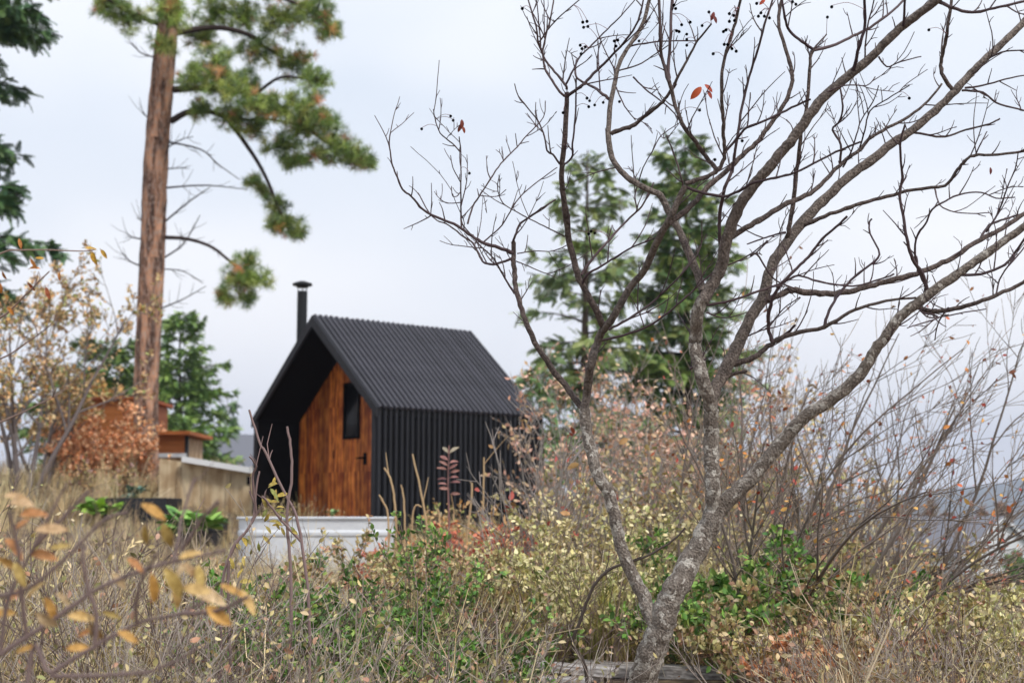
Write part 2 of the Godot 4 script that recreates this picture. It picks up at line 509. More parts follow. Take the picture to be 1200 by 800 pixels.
func conifer(called: String, label: String, pos: Vector3, height: float, radius: float, sd: int, opt := {}) -> Node3D:
	var o := {"gap": 0.34, "pal": [C(92, 134, 72), C(110, 148, 78), C(78, 118, 74), C(130, 160, 92)], "start": 0.08, "droop": 0.35, "spray": 0.34, "dense": 1.0, "upto": 1.0, "shape": 0.8, "tr": 0.016}
	o.merge(opt, true)
	rng.seed = sd
	var root := thing(called, label, "tree", pos, "")
	var g := Geo.new()
	var bark := C(92, 78, 68)
	var pts := PackedVector3Array()
	var rad := PackedFloat32Array()
	for k in 13:
		var t := k / 12.0
		pts.append(Vector3(sin(t * 3.0 + sd) * 0.06, height * t - 0.1, cos(t * 2.0 + sd) * 0.06))
		rad.append(height * o.tr * (1.0 - t) + 0.012)
	g.tube(pts, rad, 8, bark)
	var xf := []
	var cols := PackedColorArray()
	var y: float = height * o.start
	while y < height * 0.985 * o.upto:
		var t := y / height
		var prof := pow(1.0 - t, o.shape) * (0.55 + 0.45 * minf(1.0, t * 4.0 + 0.3))
		var nb := rng.randi_range(4, 6)
		var a0 := rng.randf() * TAU
		for k in nb:
			var az := a0 + TAU * k / nb + rng.randf_range(-0.4, 0.4)
			var l: float = radius * prof * rng.randf_range(0.4, 1.25) + 0.12
			var out := Vector3(cos(az), 0, sin(az))
			var jit: float = o.gap * rng.randf_range(-0.5, 0.5)
			var up0 := lerpf(0.05, 0.75, t) + rng.randf_range(-0.15, 0.15)
			var bp := PackedVector3Array()
			var br := PackedFloat32Array()
			var n := 6
			for q in n + 1:
				var s := float(q) / n
				bp.append(Vector3(0, y + jit, 0) + out * l * s + Vector3.UP * (l * (up0 * s - o.droop * s * s + 0.12 * s * s * s)) + rv() * 0.03 * s)
				br.append(maxf(0.02 * l * (1.0 - s), 0.004))
			g.tube(bp, br, 4, bark * 0.8)
			var shade := rng.randf_range(0.75, 1.2)
			var subs := int(maxf(4.0, l / 0.085 * o.dense))
			for q in subs:
				var s := rng.randf_range(0.12, 1.0)
				var i := clampi(int(s * n), 0, n - 1)
				var pp := bp[i].lerp(bp[i + 1], s * n - i)
				var fw := (bp[i + 1] - bp[i]).normalized()
				var sg := 1.0 if rng.randf() < 0.5 else -1.0
				if s > 0.93: sg *= 0.3
				var sdir := (fw * rng.randf_range(0.5, 1.0) + fw.cross(Vector3.UP).normalized() * sg * rng.randf_range(0.5, 1.0) + Vector3(0, rng.randf_range(-0.5, 0.25), 0)).normalized()
				var sl := (0.1 + 0.42 * l * (1.05 - s)) * rng.randf_range(0.6, 1.2)
				var many := int(2.0 + sl / 0.11)
				for w in many:
					var t2 := (w + rng.randf()) / many
					var sp := pp + sdir * sl * t2 - Vector3(0, 0.25 * sl * t2 * t2, 0) + rv() * 0.02
					var dd := (sdir + rv() * 0.75 + Vector3(0, -0.15, 0)).normalized()
					var size: float = o.spray * rng.randf_range(0.35, 0.75)
					var xx := dd.cross(Vector3.UP).normalized().rotated(dd, rng.randf_range(-1.0, 1.0))
					var zz := xx.cross(dd)
					xf.append(Transform3D(Basis(xx * size, dd * size, zz * size), sp))
					cols.append(pick(o.pal) * shade)
		y += o.gap * rng.randf_range(0.7, 1.3)
	part("trunk", g, M.twig, root)
	scatter("crown", SH.spray, xf, cols, root)
	return root

func smooth(pts: PackedVector3Array, rad: PackedFloat32Array, sub: int) -> Array:
	var op := PackedVector3Array()
	var orr := PackedFloat32Array()
	var m := pts.size()
	for k in m - 1:
		var a := pts[maxi(k - 1, 0)]
		var b := pts[k]
		var c2 := pts[k + 1]
		var d := pts[mini(k + 2, m - 1)]
		for q in sub:
			var t := float(q) / sub
			op.append(b.cubic_interpolate(c2, a, d, t))
			orr.append(lerpf(rad[k], rad[k + 1], t))
	op.append(pts[m - 1]); orr.append(rad[m - 1])
	return [op, orr]

# ---------------------------------------------------------------- the bare tree, limb by limb
# each limb: [radius at foot, radius at tip (both in mm at the tree), reach towards (+) or away from (-) the viewer, x, y, x, y ...] in photograph pixels at the tree's distance
func tree_limbs() -> Array:
	return [
		[54, 33, 0.0, 722, 895, 738, 845, 750, 812, 757, 785, 767, 755, 777, 726, 791, 692, 808, 660, 825, 628, 841, 597],
		[29, 27, 0.02, 838, 604, 836, 575, 835, 545, 834, 505, 832, 466],
		[25, 22, 0.05, 832, 470, 822, 440, 815, 404, 816, 392, 817, 370, 824, 350],
		[23, 14, 0.35, 824, 352, 837, 330, 846, 310, 852, 280, 860, 256, 872, 232, 888, 212, 900, 198, 916, 178, 930, 162, 954, 128, 972, 108, 992, 90, 1018, 70, 1030, 58, 1050, 38, 1072, 20, 1094, 3, 1112, -14],
		[15, 6, -0.3, 824, 342, 819, 326, 810, 302, 802, 284, 795, 268, 783, 246, 774, 229, 758, 221, 740, 211, 724, 196, 716, 180, 713, 160, 714, 144, 715, 124, 720, 100, 724, 80, 732, 62, 744, 44, 754, 26, 760, 4, 764, -14],
		[24, 11, -0.1, 832, 468, 843, 446, 855, 425, 866, 402, 880, 372, 893, 352, 900, 326, 909, 304, 924, 282, 950, 250, 970, 230, 996, 206, 1020, 189, 1046, 168, 1070, 152, 1096, 130, 1120, 106, 1134, 90, 1152, 72, 1176, 50, 1198, 28, 1216, 8],
		[29, 12, 0.3, 842, 598, 864, 576, 891, 549, 915, 519, 939, 492, 966, 474, 990, 456, 1011, 435, 1026, 410, 1040, 392, 1056, 370, 1074, 356, 1088, 346, 1104, 334, 1124, 320, 1144, 306, 1164, 292, 1182, 279, 1204, 263, 1232, 242],
		[9, 6, 0.15, 1074, 359, 1086, 363, 1100, 364, 1126, 360, 1152, 352, 1176, 342, 1194, 334, 1212, 322],
		[12, 8, -0.25, 897, 352, 904, 350, 916, 344, 928, 340, 950, 343, 974, 344, 996, 341, 1020, 335, 1044, 328, 1074, 321, 1100, 310, 1120, 300, 1150, 280, 1170, 270, 1190, 257, 1212, 243],
		[7, 4, 0.15, 1089, 344, 1081, 320, 1070, 304, 1064, 284, 1060, 260, 1055, 228, 1058, 208, 1055, 170, 1061, 146],
		[5, 2.4, 0.2, 1087, 338, 1077, 316, 1073, 298, 1075, 276, 1084, 264, 1092, 246, 1104, 238, 1124, 228, 1150, 225, 1168, 232, 1190, 231],
		[11, 4, 0.2, 860, 427, 884, 418, 900, 406, 916, 396, 936, 389, 966, 383, 996, 366, 1020, 357, 1046, 351, 1074, 349],
		[7, 4, 0.2, 906, 401, 901, 384, 902, 364, 908, 344, 920, 328, 938, 310, 950, 298, 964, 280, 980, 266, 993, 254],
		[5.5, 3, -0.1, 966, 383, 972, 364, 984, 344, 998, 328, 1016, 313, 1031, 298, 1020, 274, 1019, 262, 1022, 256],
		[6, 4, 0.02, 915, 396, 924, 389, 932, 381],
		[9, 5, 0.03, 846, 446, 860, 438, 876, 435],
		[4, 3, 0.05, 809, 433, 818, 425, 828, 420],
		[5, 3, 0.1, 826, 358, 850, 354, 870, 348, 890, 341, 916, 332, 936, 323, 960, 330, 1000, 335, 1036, 326, 1048, 321],
		[8.5, 5.5, 0.1, 922, 284, 925, 268, 929, 240, 934, 200, 938, 164, 944, 136, 948, 100, 950, 68, 954, 57],
		[5.5, 4, 0.1, 953, 58, 940, 48, 926, 36, 920, 20, 916, -8],
		[5.5, 4, -0.15, 953, 59, 980, 52, 1000, 42, 1020, 32, 1040, 18, 1062, -2],
		[3.5, 2.5, 0, 953, 58, 962, 48, 969, 40],
		[11, 4, -0.25, 858, 277, 880, 264, 900, 252, 924, 238, 950, 226, 966, 212, 980, 198, 996, 184, 1010, 173, 1022, 160, 1040, 150, 1066, 136, 1088, 118, 1104, 98],
		[25, 20, -0.1, 772, 742, 762, 722, 755, 700, 742, 675, 730, 645, 723, 620, 719, 597, 712, 575, 702, 560, 693, 530, 687, 500, 685, 478],
		[12, 8, -0.12, 685, 480, 672, 464, 651, 437, 630, 407, 618, 380, 610, 358, 605, 340, 603, 320, 602, 300, 601, 282],
		[7, 2.2, 0.15, 601, 296, 584, 290, 568, 285, 552, 276, 536, 264, 516, 256, 496, 246, 482, 230, 472, 222, 464, 204, 459, 190, 456, 166, 458, 154],
		[5, 1.8, -0.1, 601, 302, 582, 309, 568, 308, 561, 298, 554, 285, 544, 278, 526, 264, 512, 258, 502, 248, 490, 226],
		[4.5, 3, 0.1, 601, 284, 604, 276, 610, 262, 624, 252, 638, 242, 651, 234],
		[4, 2, 0.12, 603, 344, 592, 326, 584, 312, 576, 300, 562, 287, 548, 270, 541, 262],
		[3.5, 2, 0.05, 541, 268, 540, 250, 540, 214, 540, 178, 538, 160],
		[2.6, 2, 0.08, 540, 178, 530, 168, 516, 156, 510, 140, 508, 128],
		[2.2, 1.6, 0.05, 540, 214, 531, 197, 528, 182],
		[2.2, 1.5, 0.05, 540, 224, 535, 230, 530, 229, 529, 218],
		[2, 1.5, 0.02, 540, 237, 524, 238, 515, 233],
		[3.6, 1.8, -0.15, 548, 262, 554, 242, 564, 226, 578, 204, 590, 188, 606, 172, 616, 160, 630, 146, 638, 134, 639, 118],
		[2, 1.5, 0, 590, 188, 588, 172], [2, 1.5, 0, 606, 171, 604, 156],
		[2, 1.5, 0.05, 563, 229, 582, 230, 593, 222],
		[3, 1.8, 0.12, 566, 284, 588, 264, 600, 244, 610, 230, 626, 216, 642, 204, 653, 196],
		[2.4, 1.6, -0.05, 606, 297, 626, 294, 648, 294, 667, 286],
		[2.4, 1.6, 0.05, 605, 306, 620, 312, 640, 320, 651, 318],
		[16, 14, 0.1, 685, 480, 688, 458, 693, 425, 700, 402, 707, 386],
		[12.5, 8.5, 0.25, 708, 384, 698, 362, 686, 340, 678, 324, 672, 302, 666, 276, 662, 240, 658, 210, 659, 190, 662, 160, 664, 120, 664, 108],
		[5, 2.6, 0.1, 664, 113, 656, 108, 644, 90, 638, 78, 636, 64, 631, 50, 628, 30, 622, 10, 616, -10],
		[5, 2.6, -0.1, 664, 104, 662, 98, 650, 84, 640, 72, 636, 62, 640, 40, 646, 18, 650, -10],
		[3, 2, 0.1, 632, 49, 646, 30, 662, 14, 682, -3],
		[6, 2.8, 0.15, 664, 113, 680, 102, 688, 94, 704, 78, 720, 62, 734, 46, 748, 24, 755, -6],
		[4, 2, -0.1, 663, 99, 672, 82, 680, 66, 690, 56, 712, 34, 728, 18, 744, 0],
		[4, 3, 0.05, 661, 193, 667, 188, 671, 182, 671, 168, 674, 140, 675, 110, 675, 92],
		[4, 1.8, 0.1, 656, 192, 648, 181, 641, 176, 638, 160, 630, 141, 618, 126, 608, 114, 603, 98],
		[2.6, 1.8, 0.1, 662, 277, 644, 268, 628, 260, 598, 244, 588, 236, 583, 220, 585, 206],
		[14, 11, 0.3, 708, 386, 716, 376, 726, 358, 738, 338, 754, 318, 764, 298, 773, 277, 784, 258, 795, 234, 803, 217],
		[3.4, 2.4, 0.05, 801, 218, 798, 206, 790, 180, 781, 158],
		[8, 5, 0.15, 804, 215, 820, 210, 838, 202, 846, 192, 850, 178, 848, 160, 848, 138, 846, 112, 846, 84, 854, 52, 862, 26, 870, -8],
		[5, 4, 0.1, 849, 180, 864, 162, 876, 149, 900, 140, 928, 126, 950, 116],
		[6, 3.5, 0.25, 804, 219, 824, 226, 848, 230, 866, 224, 884, 214, 910, 208, 932, 202, 960, 188, 980, 178, 1009, 166],
		[11, 5.5, -0.2, 784, 262, 804, 246, 820, 230, 834, 214, 856, 196, 870, 182, 886, 168, 900, 150, 912, 134, 922, 116, 928, 98, 928, 84, 922, 60, 914, 36, 913, 20, 918, -8],
		[8, 7, 0.05, 842, 199, 834, 192, 824, 178, 812, 162, 800, 144, 790, 118, 784, 94],
		[6, 5, 0.05, 784, 96, 776, 66, 774, 40, 772, -8],
		[6, 5, -0.05, 784, 95, 784, 70, 786, 40, 788, -8],
		[5, 2.4, 0.15, 714, 386, 736, 374, 760, 358, 780, 340, 800, 320, 816, 300, 822, 286],
		[5, 2.4, 0.2, 704, 399, 740, 390, 770, 376, 800, 352, 818, 335, 840, 316, 860, 308, 878, 299, 900, 282],
		[5, 2.6, 0.1, 682, 333, 688, 322, 704, 312, 720, 302, 740, 290, 767, 279],
		[6, 2.6, -0.15, 681, 322, 690, 308, 708, 288, 722, 272, 738, 255, 752, 242, 760, 228, 766, 214],
		[3, 1.6, 0.05, 747, 246, 744, 230, 748, 216, 754, 196, 764, 178, 774, 160, 784, 152, 796, 144],
		[8.5, 3.2, 0.2, 716, 157, 730, 151, 744, 146, 758, 134, 774, 122, 784, 110, 792, 96, 802, 76, 812, 58, 818, 47, 834, 28],
		[6, 3, -0.1, 714, 116, 704, 108, 694, 101, 680, 94, 674, 86, 676, 70],
		[3.5, 2.2, 0.1, 739, 54, 760, 50, 784, 48, 817, 48],
		[2.8, 2, 0.05, 722, 102, 732, 124, 745, 141],
		[3.4, 2.2, 0.1, 742, 90, 756, 104, 772, 116, 790, 132, 801, 149],
		[3, 2, 0.1, 724, 83, 748, 76, 764, 66, 783, 53],
		[7, 6, 0.1, 846, 306, 844, 276, 844, 252, 850, 220, 858, 200],
		[6, 3.5, 0.1, 858, 202, 864, 164, 870, 124, 878, 90, 888, 60, 896, 30, 908, -8],
		[6.5, 5, 0.1, 1000, 82, 1008, 52, 1014, 30, 1013, -8],
		[3.5, 2.5, 0.05, 1014, 70, 1016, 36, 1022, 12, 1026, -8],
		[5, 4, 0.05, 1059, 30, 1061, 0, 1061, -10],
		[7, 4, 0.15, 1098, 0, 1116, 9, 1140, 14, 1160, 11, 1180, 6, 1210, -1],
		[7.5, 5, 0.1, 1117, 106, 1106, 90, 1103, 72, 1108, 52, 1112, 26, 1117, -8],
		[4, 2.4, 0.1, 1131, 103, 1152, 100, 1178, 93, 1206, 87],
		[4.5, 3, -0.1, 1128, 106, 1152, 108, 1168, 120, 1192, 127, 1208, 131],
		[3.6, 2.4, 0.1, 1158, 68, 1180, 60, 1208, 59],
		[4.5, 3, 0.1, 1071, 155, 1088, 158, 1108, 160, 1132, 152, 1160, 145, 1172, 139],
		[8, 4.5, 0.25, 934, 269, 960, 256, 986, 246, 1010, 238, 1040, 230, 1072, 222, 1108, 217, 1120, 202, 1130, 190, 1142, 182, 1170, 181, 1208, 176],
		[3, 2, 0, 1143, 182, 1150, 168, 1157, 154],
		[3, 1.8, 0.1, 1096, 221, 1102, 240, 1118, 248, 1140, 250, 1160, 249],
		[4, 2.4, 0.1, 921, 272, 905, 276, 892, 280, 876, 286],
		[5.5, 4, 0.1, 1126, 322, 1150, 321, 1178, 310, 1190, 296, 1206, 272],
		[3.2, 2.4, 0.05, 1168, 344, 1172, 328, 1182, 312, 1198, 294, 1206, 280],
		[5, 3, -0.1, 1150, 279, 1160, 264, 1180, 256, 1208, 248],
		[4, 2, 0.1, 1156, 272, 1170, 250, 1180, 222, 1190, 198, 1194, 178],
		[3, 2, 0.1, 1079, 364, 1090, 372, 1110, 370, 1130, 366, 1156, 362],
		[4, 2, 0.15, 1082, 366, 1100, 372, 1070, 382, 1064, 384],
		[3.2, 2, 0.1, 988, 196, 998, 178, 1004, 158, 1010, 140, 1024, 118, 1030, 100],
		[3.2, 2, 0.15, 1008, 172, 1014, 152, 1020, 130, 1040, 116, 1066, 100],
		[5, 3, 0.1, 984, 196, 986, 170, 976, 152, 984, 142, 988, 124, 984, 100],
		[3.4, 2, 0.1, 1030, 66, 1040, 78, 1056, 72, 1080, 66],
		[3.4, 2, 0.1, 960, 112, 990, 100, 1016, 100, 1026, 90],
		[3.2, 2, 0.1, 828, 366, 846, 372, 862, 370, 878, 365],
		[3, 2, 0.1, 876, 394, 890, 388, 902, 382, 918, 362, 938, 348],
		[3.4, 2, -0.1, 1112, 360, 1100, 378, 1096, 398],
		[4, 2.5, -0.1, 880, 299, 888, 298, 900, 318, 912, 330, 932, 338],
	]

func bare_tree() -> void:
	rng.seed = 11
	var root := thing("bare_tree", "crooked leafless tree with lichen-spotted forked trunk and a few dark berries", "tree", P(722, 895, 4.5))
	var org := root.position
	var nz := FastNoiseLite.new()
	nz.seed = 9
	nz.frequency = 9.0
	nz.fractal_octaves = 3
	var known := []        # [px, py, depth]
	var mm_px := 0.001
	var first := true
	var lines := []
	for L in tree_limbs():
		var d0 := 4.5
		if not first:
			var best := 1e9
			for q in known:
				var dd: float = Vector2(q[0] - L[3], q[1] - L[4]).length()
				if dd < best:
					best = dd; d0 = q[2]
		var pts := PackedVector3Array()
		var rad := PackedFloat32Array()
		var cnt: int = (L.size() - 3) / 2
		var total := 0.0
		for k in range(1, cnt):
			total += Vector2(L[3 + k * 2] - L[1 + k * 2], L[4 + k * 2] - L[2 + k * 2]).length()
		var run := 0.0
		for k in cnt:
			if k > 0: run += Vector2(L[3 + k * 2] - L[1 + k * 2], L[4 + k * 2] - L[2 + k * 2]).length()
			var t := run / total
			var d: float = d0 - L[2] * t + 0.02 * sin(t * 9.0 + L[3])
			if k == 0: d = d0
			known.append([L[3 + k * 2], L[4 + k * 2], d])
			if k > 0:
				known.append([(L[3 + k * 2] + L[1 + k * 2]) * 0.5, (L[4 + k * 2] + L[2 + k * 2]) * 0.5, d])
			pts.append(P(L[3 + k * 2], L[4 + k * 2], d) - org)
			rad.append(lerpf(L[0], L[1], pow(t, 0.8)) * mm_px * d / 4.5 * (1.0 if L[0] > 30 else 0.9))
		var sm := smooth(pts, rad, 6 if first else 4)
		var g := Geo.new()
		var thick: float = L[0]
		var sides := 22 if thick > 40 else (14 if thick > 12 else (8 if thick > 5 else 5))
		var col := Color(1, 1, 1)
		var mat: Material = M.bark if thick > 24.0 else M.limb_bark
		var sp: PackedVector3Array = sm[0]
		var sr: PackedFloat32Array = sm[1]
		for k in sr.size():
			sr[k] *= 1.0 + 0.10 * nz.get_noise_1d(k * 2.3 + L[3]) + (0.14 if thick < 12 and rng.randf() < 0.1 else 0.0)
			if k > 0: sp[k] += rv() * sr[k] * (0.12 if thick > 12 else 0.3)
		if thick <= 7.0:
			mat = M.twig
			col = C(92, 76, 77).lerp(C(66, 50, 55), rng.randf())
		elif thick <= 13.0:
			col = Color(0.62, 0.56, 0.56)
		else:
			col = Color(1.0, 0.98, 0.96) if thick > 20.0 else Color(0.88, 0.85, 0.83)
		if thick > 12:
			g.tube(sp, sr, sides, col, 0.13, nz)
		else:
			g.tube(sp, sr, sides, col)
		var o: MeshInstance3D = part("trunk" if first else "branch", g, mat, root)
		lines.append([o, sp, sr, thick])
		first = false
	# side twigs, carried by their limb
	rng.seed = 77
	var redtwig := C(78, 56, 60)
	for ln in lines:
		var thick: float = ln[3]
		var sp: PackedVector3Array = ln[1]
		var sr: PackedFloat32Array = ln[2]
		if thick > 40 or sp.size() < 6: continue
		var g := Geo.new()
		var length := 0.0
		for k in sp.size() - 1: length += sp[k].distance_to(sp[k + 1])
		var step := 0.052 if thick < 12 else 0.075
		var tt := 0.2 if thick < 12 else 0.45
		while tt < 1.0:
			var i := clampi(int(tt * (sp.size() - 1)), 1, sp.size() - 2)
			tt += step / length * rng.randf_range(0.4, 1.9)
			var world := sp[i] + org
			if world.y < EYE.y + 0.35: continue
			var fw := (sp[i + 1] - sp[i - 1]).normalized()
			var ax := fw.cross(rv()).normalized()
			var d := fw.rotated(ax, rng.randf_range(0.5, 1.25))
			d = (d + Vector3(0, 0.25, 0)).normalized()
			var l := rng.randf_range(0.02, 0.11) * (1.0 if rng.randf() < 0.7 else 1.9)
			var segs := 3 if l < 0.05 else 6
			var pts := PackedVector3Array([sp[i]])
			var rd := PackedFloat32Array([minf(0.0024, sr[i] * 0.8)])
			var curl := Vector3(0, rng.randf_range(0.02, 0.16), 0) + rv() * 0.09
			var p := sp[i]
			for k in segs:
				d = (d + curl + rv() * 0.10).normalized()
				p += d * l / segs
				pts.append(p); rd.append(lerpf(rd[0], 0.0011, (k + 1.0) / segs))
			var tc := redtwig.lerp(C(96, 84, 84), rng.randf())
			g.tube(pts, rd, 4, tc)
			if l > 0.07:
				for s in rng.randi_range(1, 4):
					var j := rng.randi_range(1, segs - 1)
					var sd := ((pts[j + 1] - pts[j]).normalized() + rv() * 0.9 + Vector3(0, 0.3, 0)).normalized()
					var sl := rng.randf_range(0.012, 0.05)
					var q := pts[j] + sd * sl * 0.5
					g.tube(PackedVector3Array([pts[j], q, q + (sd + rv() * 0.4).normalized() * sl * 0.5]), PackedFloat32Array([0.0015, 0.0013, 0.0009]), 3, tc)
		if g.v.size() > 0:
			var tw := part("twig", g, M.twig, ln[0])
			tw.set_meta("kind", "stuff")
	# berries on thin stalks
	var berries := [612, 10, 683, 26, 688, 25, 684, 32, 689, 31, 680, 53, 682, 57, 686, 55, 681, 63, 720, 48, 724, 47, 722, 54, 749, 48, 688, 115, 691, 118, 697, 123, 690, 125, 707, 120, 726, 119,
		799, 29, 793, 36, 796, 37, 809, 26, 805, 40, 805, 46, 805, 53, 831, 14, 823, 30, 855, 16, 860, 18, 855, 25, 861, 24, 848, 37, 851, 35, 849, 52, 853, 52, 858, 57, 863, 60, 836, 63, 820, 129,
		887, 4, 892, 15, 889, 19, 896, 19, 902, 21, 933, 5, 929, 2, 970, 20, 975, 8, 1089, 35, 1066, 115, 870, 165, 838, 187, 690, 274, 693, 271, 697, 273, 494, 151, 528, 136, 531, 141, 550, 203, 660, 132, 790, 6, 792, 10]
	var bm := Geo.new()
	bm.sphere(Vector3.ZERO, 0.0048, Color.WHITE, 10, 7)
	var bmesh := bm.mesh(M.berry)
	for k in berries.size() / 2:
		var bx: float = berries[k * 2]
		var by: float = berries[k * 2 + 1]
		var best := 1e9
		var near: Array = known[0]
		for q in known:
			var dd: float = Vector2(q[0] - bx, (q[1] - by) * (1.0 if q[1] < by else 1.6)).length()
			if dd > 8.0 and dd < best:
				best = dd; near = q
		var a := P(near[0], near[1], near[2]) - org
		var b := P(bx, by, near[2] - 0.03) - org
		var o := shared("berry", bmesh, root, Transform3D(Basis(), b))
		var g := Geo.new()
		var mid := (a + b) * 0.5 + Vector3(0, 0.12 * a.distance_to(b) + 0.004, 0)
		var sm := smooth(PackedVector3Array([a - b, mid - b, Vector3(0, 0.004, 0)]), PackedFloat32Array([0.0011, 0.0009, 0.0009]), 4)
		g.tube(sm[0], sm[1], 3, C(128, 84, 88))
		part("stalk", g, M.twig, o)
	# last withered leaves
	for lf in [[822, 108, -0.7, 44, C(190, 84, 40)], [826, 105, 0.9, 30, C(172, 66, 36)], [829, 112, 0.6, 26, C(160, 60, 36)], [837, 20, -0.3, 26, C(122, 48, 44)], [836, 24, 0.5, 24, C(110, 44, 40)], [541, 146, 0.1, 26, C(120, 52, 38)], [540, 152, -0.3, 22, C(104, 48, 36)], [542, 154, 0.4, 20, C(140, 66, 40)], [897, 5, -0.8, 22, C(196, 78, 44)], [1161, 202, 0.1, 20, C(110, 48, 44)]]:
		var p: Vector3 = P(lf[0], lf[1] - 6, 4.42) - org
		var g := Geo.new()
		g.leaf(p, Vector3(sin(lf[2]), -cos(lf[2]), 0.2).normalized(), Vector3(0.3, 0.2, 1), lf[3] * 0.0011, lf[3] * 0.0005, lf[4], 0.35, 6)
		part("leaf", g, M.leaf, root)

# ---------------------------------------------------------------- the tall pine
func pine() -> void:
	rng.seed = 21
	var D := 24.0
	var foot := at(170, D)
	var root := thing("pine_tree", "tall pine with a straight orange-brown trunk and one-sided green crown", "tree", foot)
	var nz := FastNoiseLite.new()
	nz.frequency = 2.2
	nz.seed = 4
	var g := Geo.new()
	var pts := PackedVector3Array([Vector3(0, -0.1, 0)])
	var rad := PackedFloat32Array([0.30])
	for q in [[171, 570, 15], [171, 510, 14], [171, 450, 14.2], [174, 380, 14.4], [178, 300, 14.6], [181, 220, 14.3], [185, 150, 14], [190, 90, 13.2], [196, 30, 12], [201, -40, 11], [207, -140, 9], [214, -260, 6.5], [222, -400, 3]]:
		pts.append(P(q[0], q[1], D) - foot)
		rad.append(q[2] * D / F)
	var sm := smooth(pts, rad, 5)
	g.tube(sm[0], sm[1], 26, Color.WHITE, 0.10, nz)
	part("trunk", g, M.pine_bark, root)
	var dark := C(58, 44, 40)
	# living limbs [r0, r1, depth reach, points]
	for L in [[4.2, 1.4, 1.0, 203, 105, 245, 103, 300, 110, 330, 126, 380, 165, 425, 186], [4.0, 1.5, -0.8, 198, 40, 250, 32, 290, 40, 312, 56, 350, 75], [4.0, 1.3, 0.5, 200, 142, 225, 130, 260, 136, 290, 172, 310, 205, 325, 240, 338, 270],
			[2.6, 1.2, 0.8, 193, 278, 220, 280, 245, 288, 262, 300, 285, 322, 280, 340], [3.5, 1.2, 0.6, 205, -10, 250, -30, 310, -10, 360, 10, 385, 30], [3.0, 1.2, 1.2, 190, 30, 165, 20, 140, 8, 120, -5], [2.4, 1, 0.4, 262, 136, 285, 140, 320, 140, 360, 150],
			[2.2, 1, 0.5, 300, 110, 330, 90, 370, 95], [3.0, 1, -1.0, 206, -60, 260, -90, 330, -80], [3, 1, 0.8, 206, -80, 150, -110, 100, -100], [2.4, 1, -0.5, 210, -180, 270, -220, 310, -210], [2.4, 1, 0.6, 210, -190, 150, -230, 120, -220]]:
		limb(root, foot, D, L, dark, "branch")
	# dead limbs and stubs
	for L in [[1.3, 0.5, 0.4, 193, 220, 240, 217, 290, 222], [1.3, 0.5, 0.3, 196, 166, 235, 175, 255, 192, 280, 210], [1.3, 0.5, 0.2, 190, 262, 220, 237, 246, 219], [1.4, 0.5, -0.3, 190, 303, 215, 285, 234, 252], [1.1, 0.4, 0.3, 184, 363, 215, 350, 241, 335],
			[1.2, 0.5, 0.2, 185, 68, 165, 62, 154, 50], [1.2, 0.5, 0.2, 168, 280, 155, 278, 147, 272], [1.2, 0.5, 0.2, 166, 312, 152, 306, 142, 295], [1, 0.5, 0.2, 192, 198, 205, 197, 219, 196], [1, 0.5, 0.2, 176, 140, 166, 132], [0.9, 0.4, -0.2, 190, 315, 215, 318, 238, 332], [1, 0.5, 0.1, 172, 262, 160, 255], [0.9, 0.4, 0, 192, 176, 210, 164, 226, 160]]:
		limb(root, foot, D, L, C(84, 78, 80), "dead_branch")
	# needle tufts, clump by clump [x, y, radius, depth offset]
	var xf := []
	var xf1 := []
	var cols := PackedColorArray()
	var cols1 := PackedColorArray()
	var green := [C(144, 168, 84), C(160, 180, 90), C(122, 150, 76), C(178, 188, 106), C(108, 136, 72)]
	var rust := [C(212, 150, 96), C(196, 132, 92), C(220, 172, 120)]
	var gd := Geo.new()
	for q in [[125, 8, 20, -0.8], [150, 22, 20, -0.6], [118, -20, 24, -0.8], [200, 18, 26, -0.9], [190, 52, 16, -0.8], [238, 44, 20, 0.4], [250, 12, 24, 0.6], [284, 20, 26, 0.6], [330, 20, 30, 0.0], [372, 16, 28, -0.4], [385, 34, 16, -0.4], [300, 58, 24, 0.6], [345, 72, 26, 0.5], [372, 95, 20, -0.4],
			[252, 76, 26, -0.5], [226, 92, 22, -0.7], [262, 104, 30, -0.6], [288, 96, 22, 0.5], [232, 128, 14, -0.4], [300, 126, 22, -0.4], [328, 128, 24, -0.8], [356, 128, 26, -0.9], [352, 150, 22, -0.5], [384, 146, 22, -1.0], [396, 172, 24, -1.0], [418, 184, 20, -1.0], [430, 190, 9, -1.0], [372, 180, 18, -0.8], [330, 172, 22, -0.3],
			[272, 136, 20, -0.3], [296, 152, 18, -0.2], [345, 190, 14, -0.4], [324, 240, 15, -0.3], [336, 262, 18, -0.5], [348, 272, 12, -0.5], [322, 266, 11, -0.3], [296, 214, 10, -0.2], [308, 224, 8, -0.2], [290, 308, 16, -0.8], [276, 326, 20, -0.8], [300, 328, 17, -0.8], [262, 348, 12, -0.8], [288, 350, 10, -0.8],
			[300, -30, 34, 0.4], [350, -40, 30, 0.0], [150, -110, 40, -0.8], [230, -120, 46, 0.5], [300, -100, 40, 0.6], [200, -220, 50, 0], [270, -220, 44, 0.3], [150, -220, 34, -0.4], [220, -320, 44, 0], [215, -400, 30, 0]]:
		var ctr := P(q[0], q[1], D + q[3]) - foot
		var R: float = q[2] * D / F * 1.06
		var cnt := int(12.0 + q[2] * q[2] * 0.085)
		var tone := rng.randf_range(0.85, 1.15)
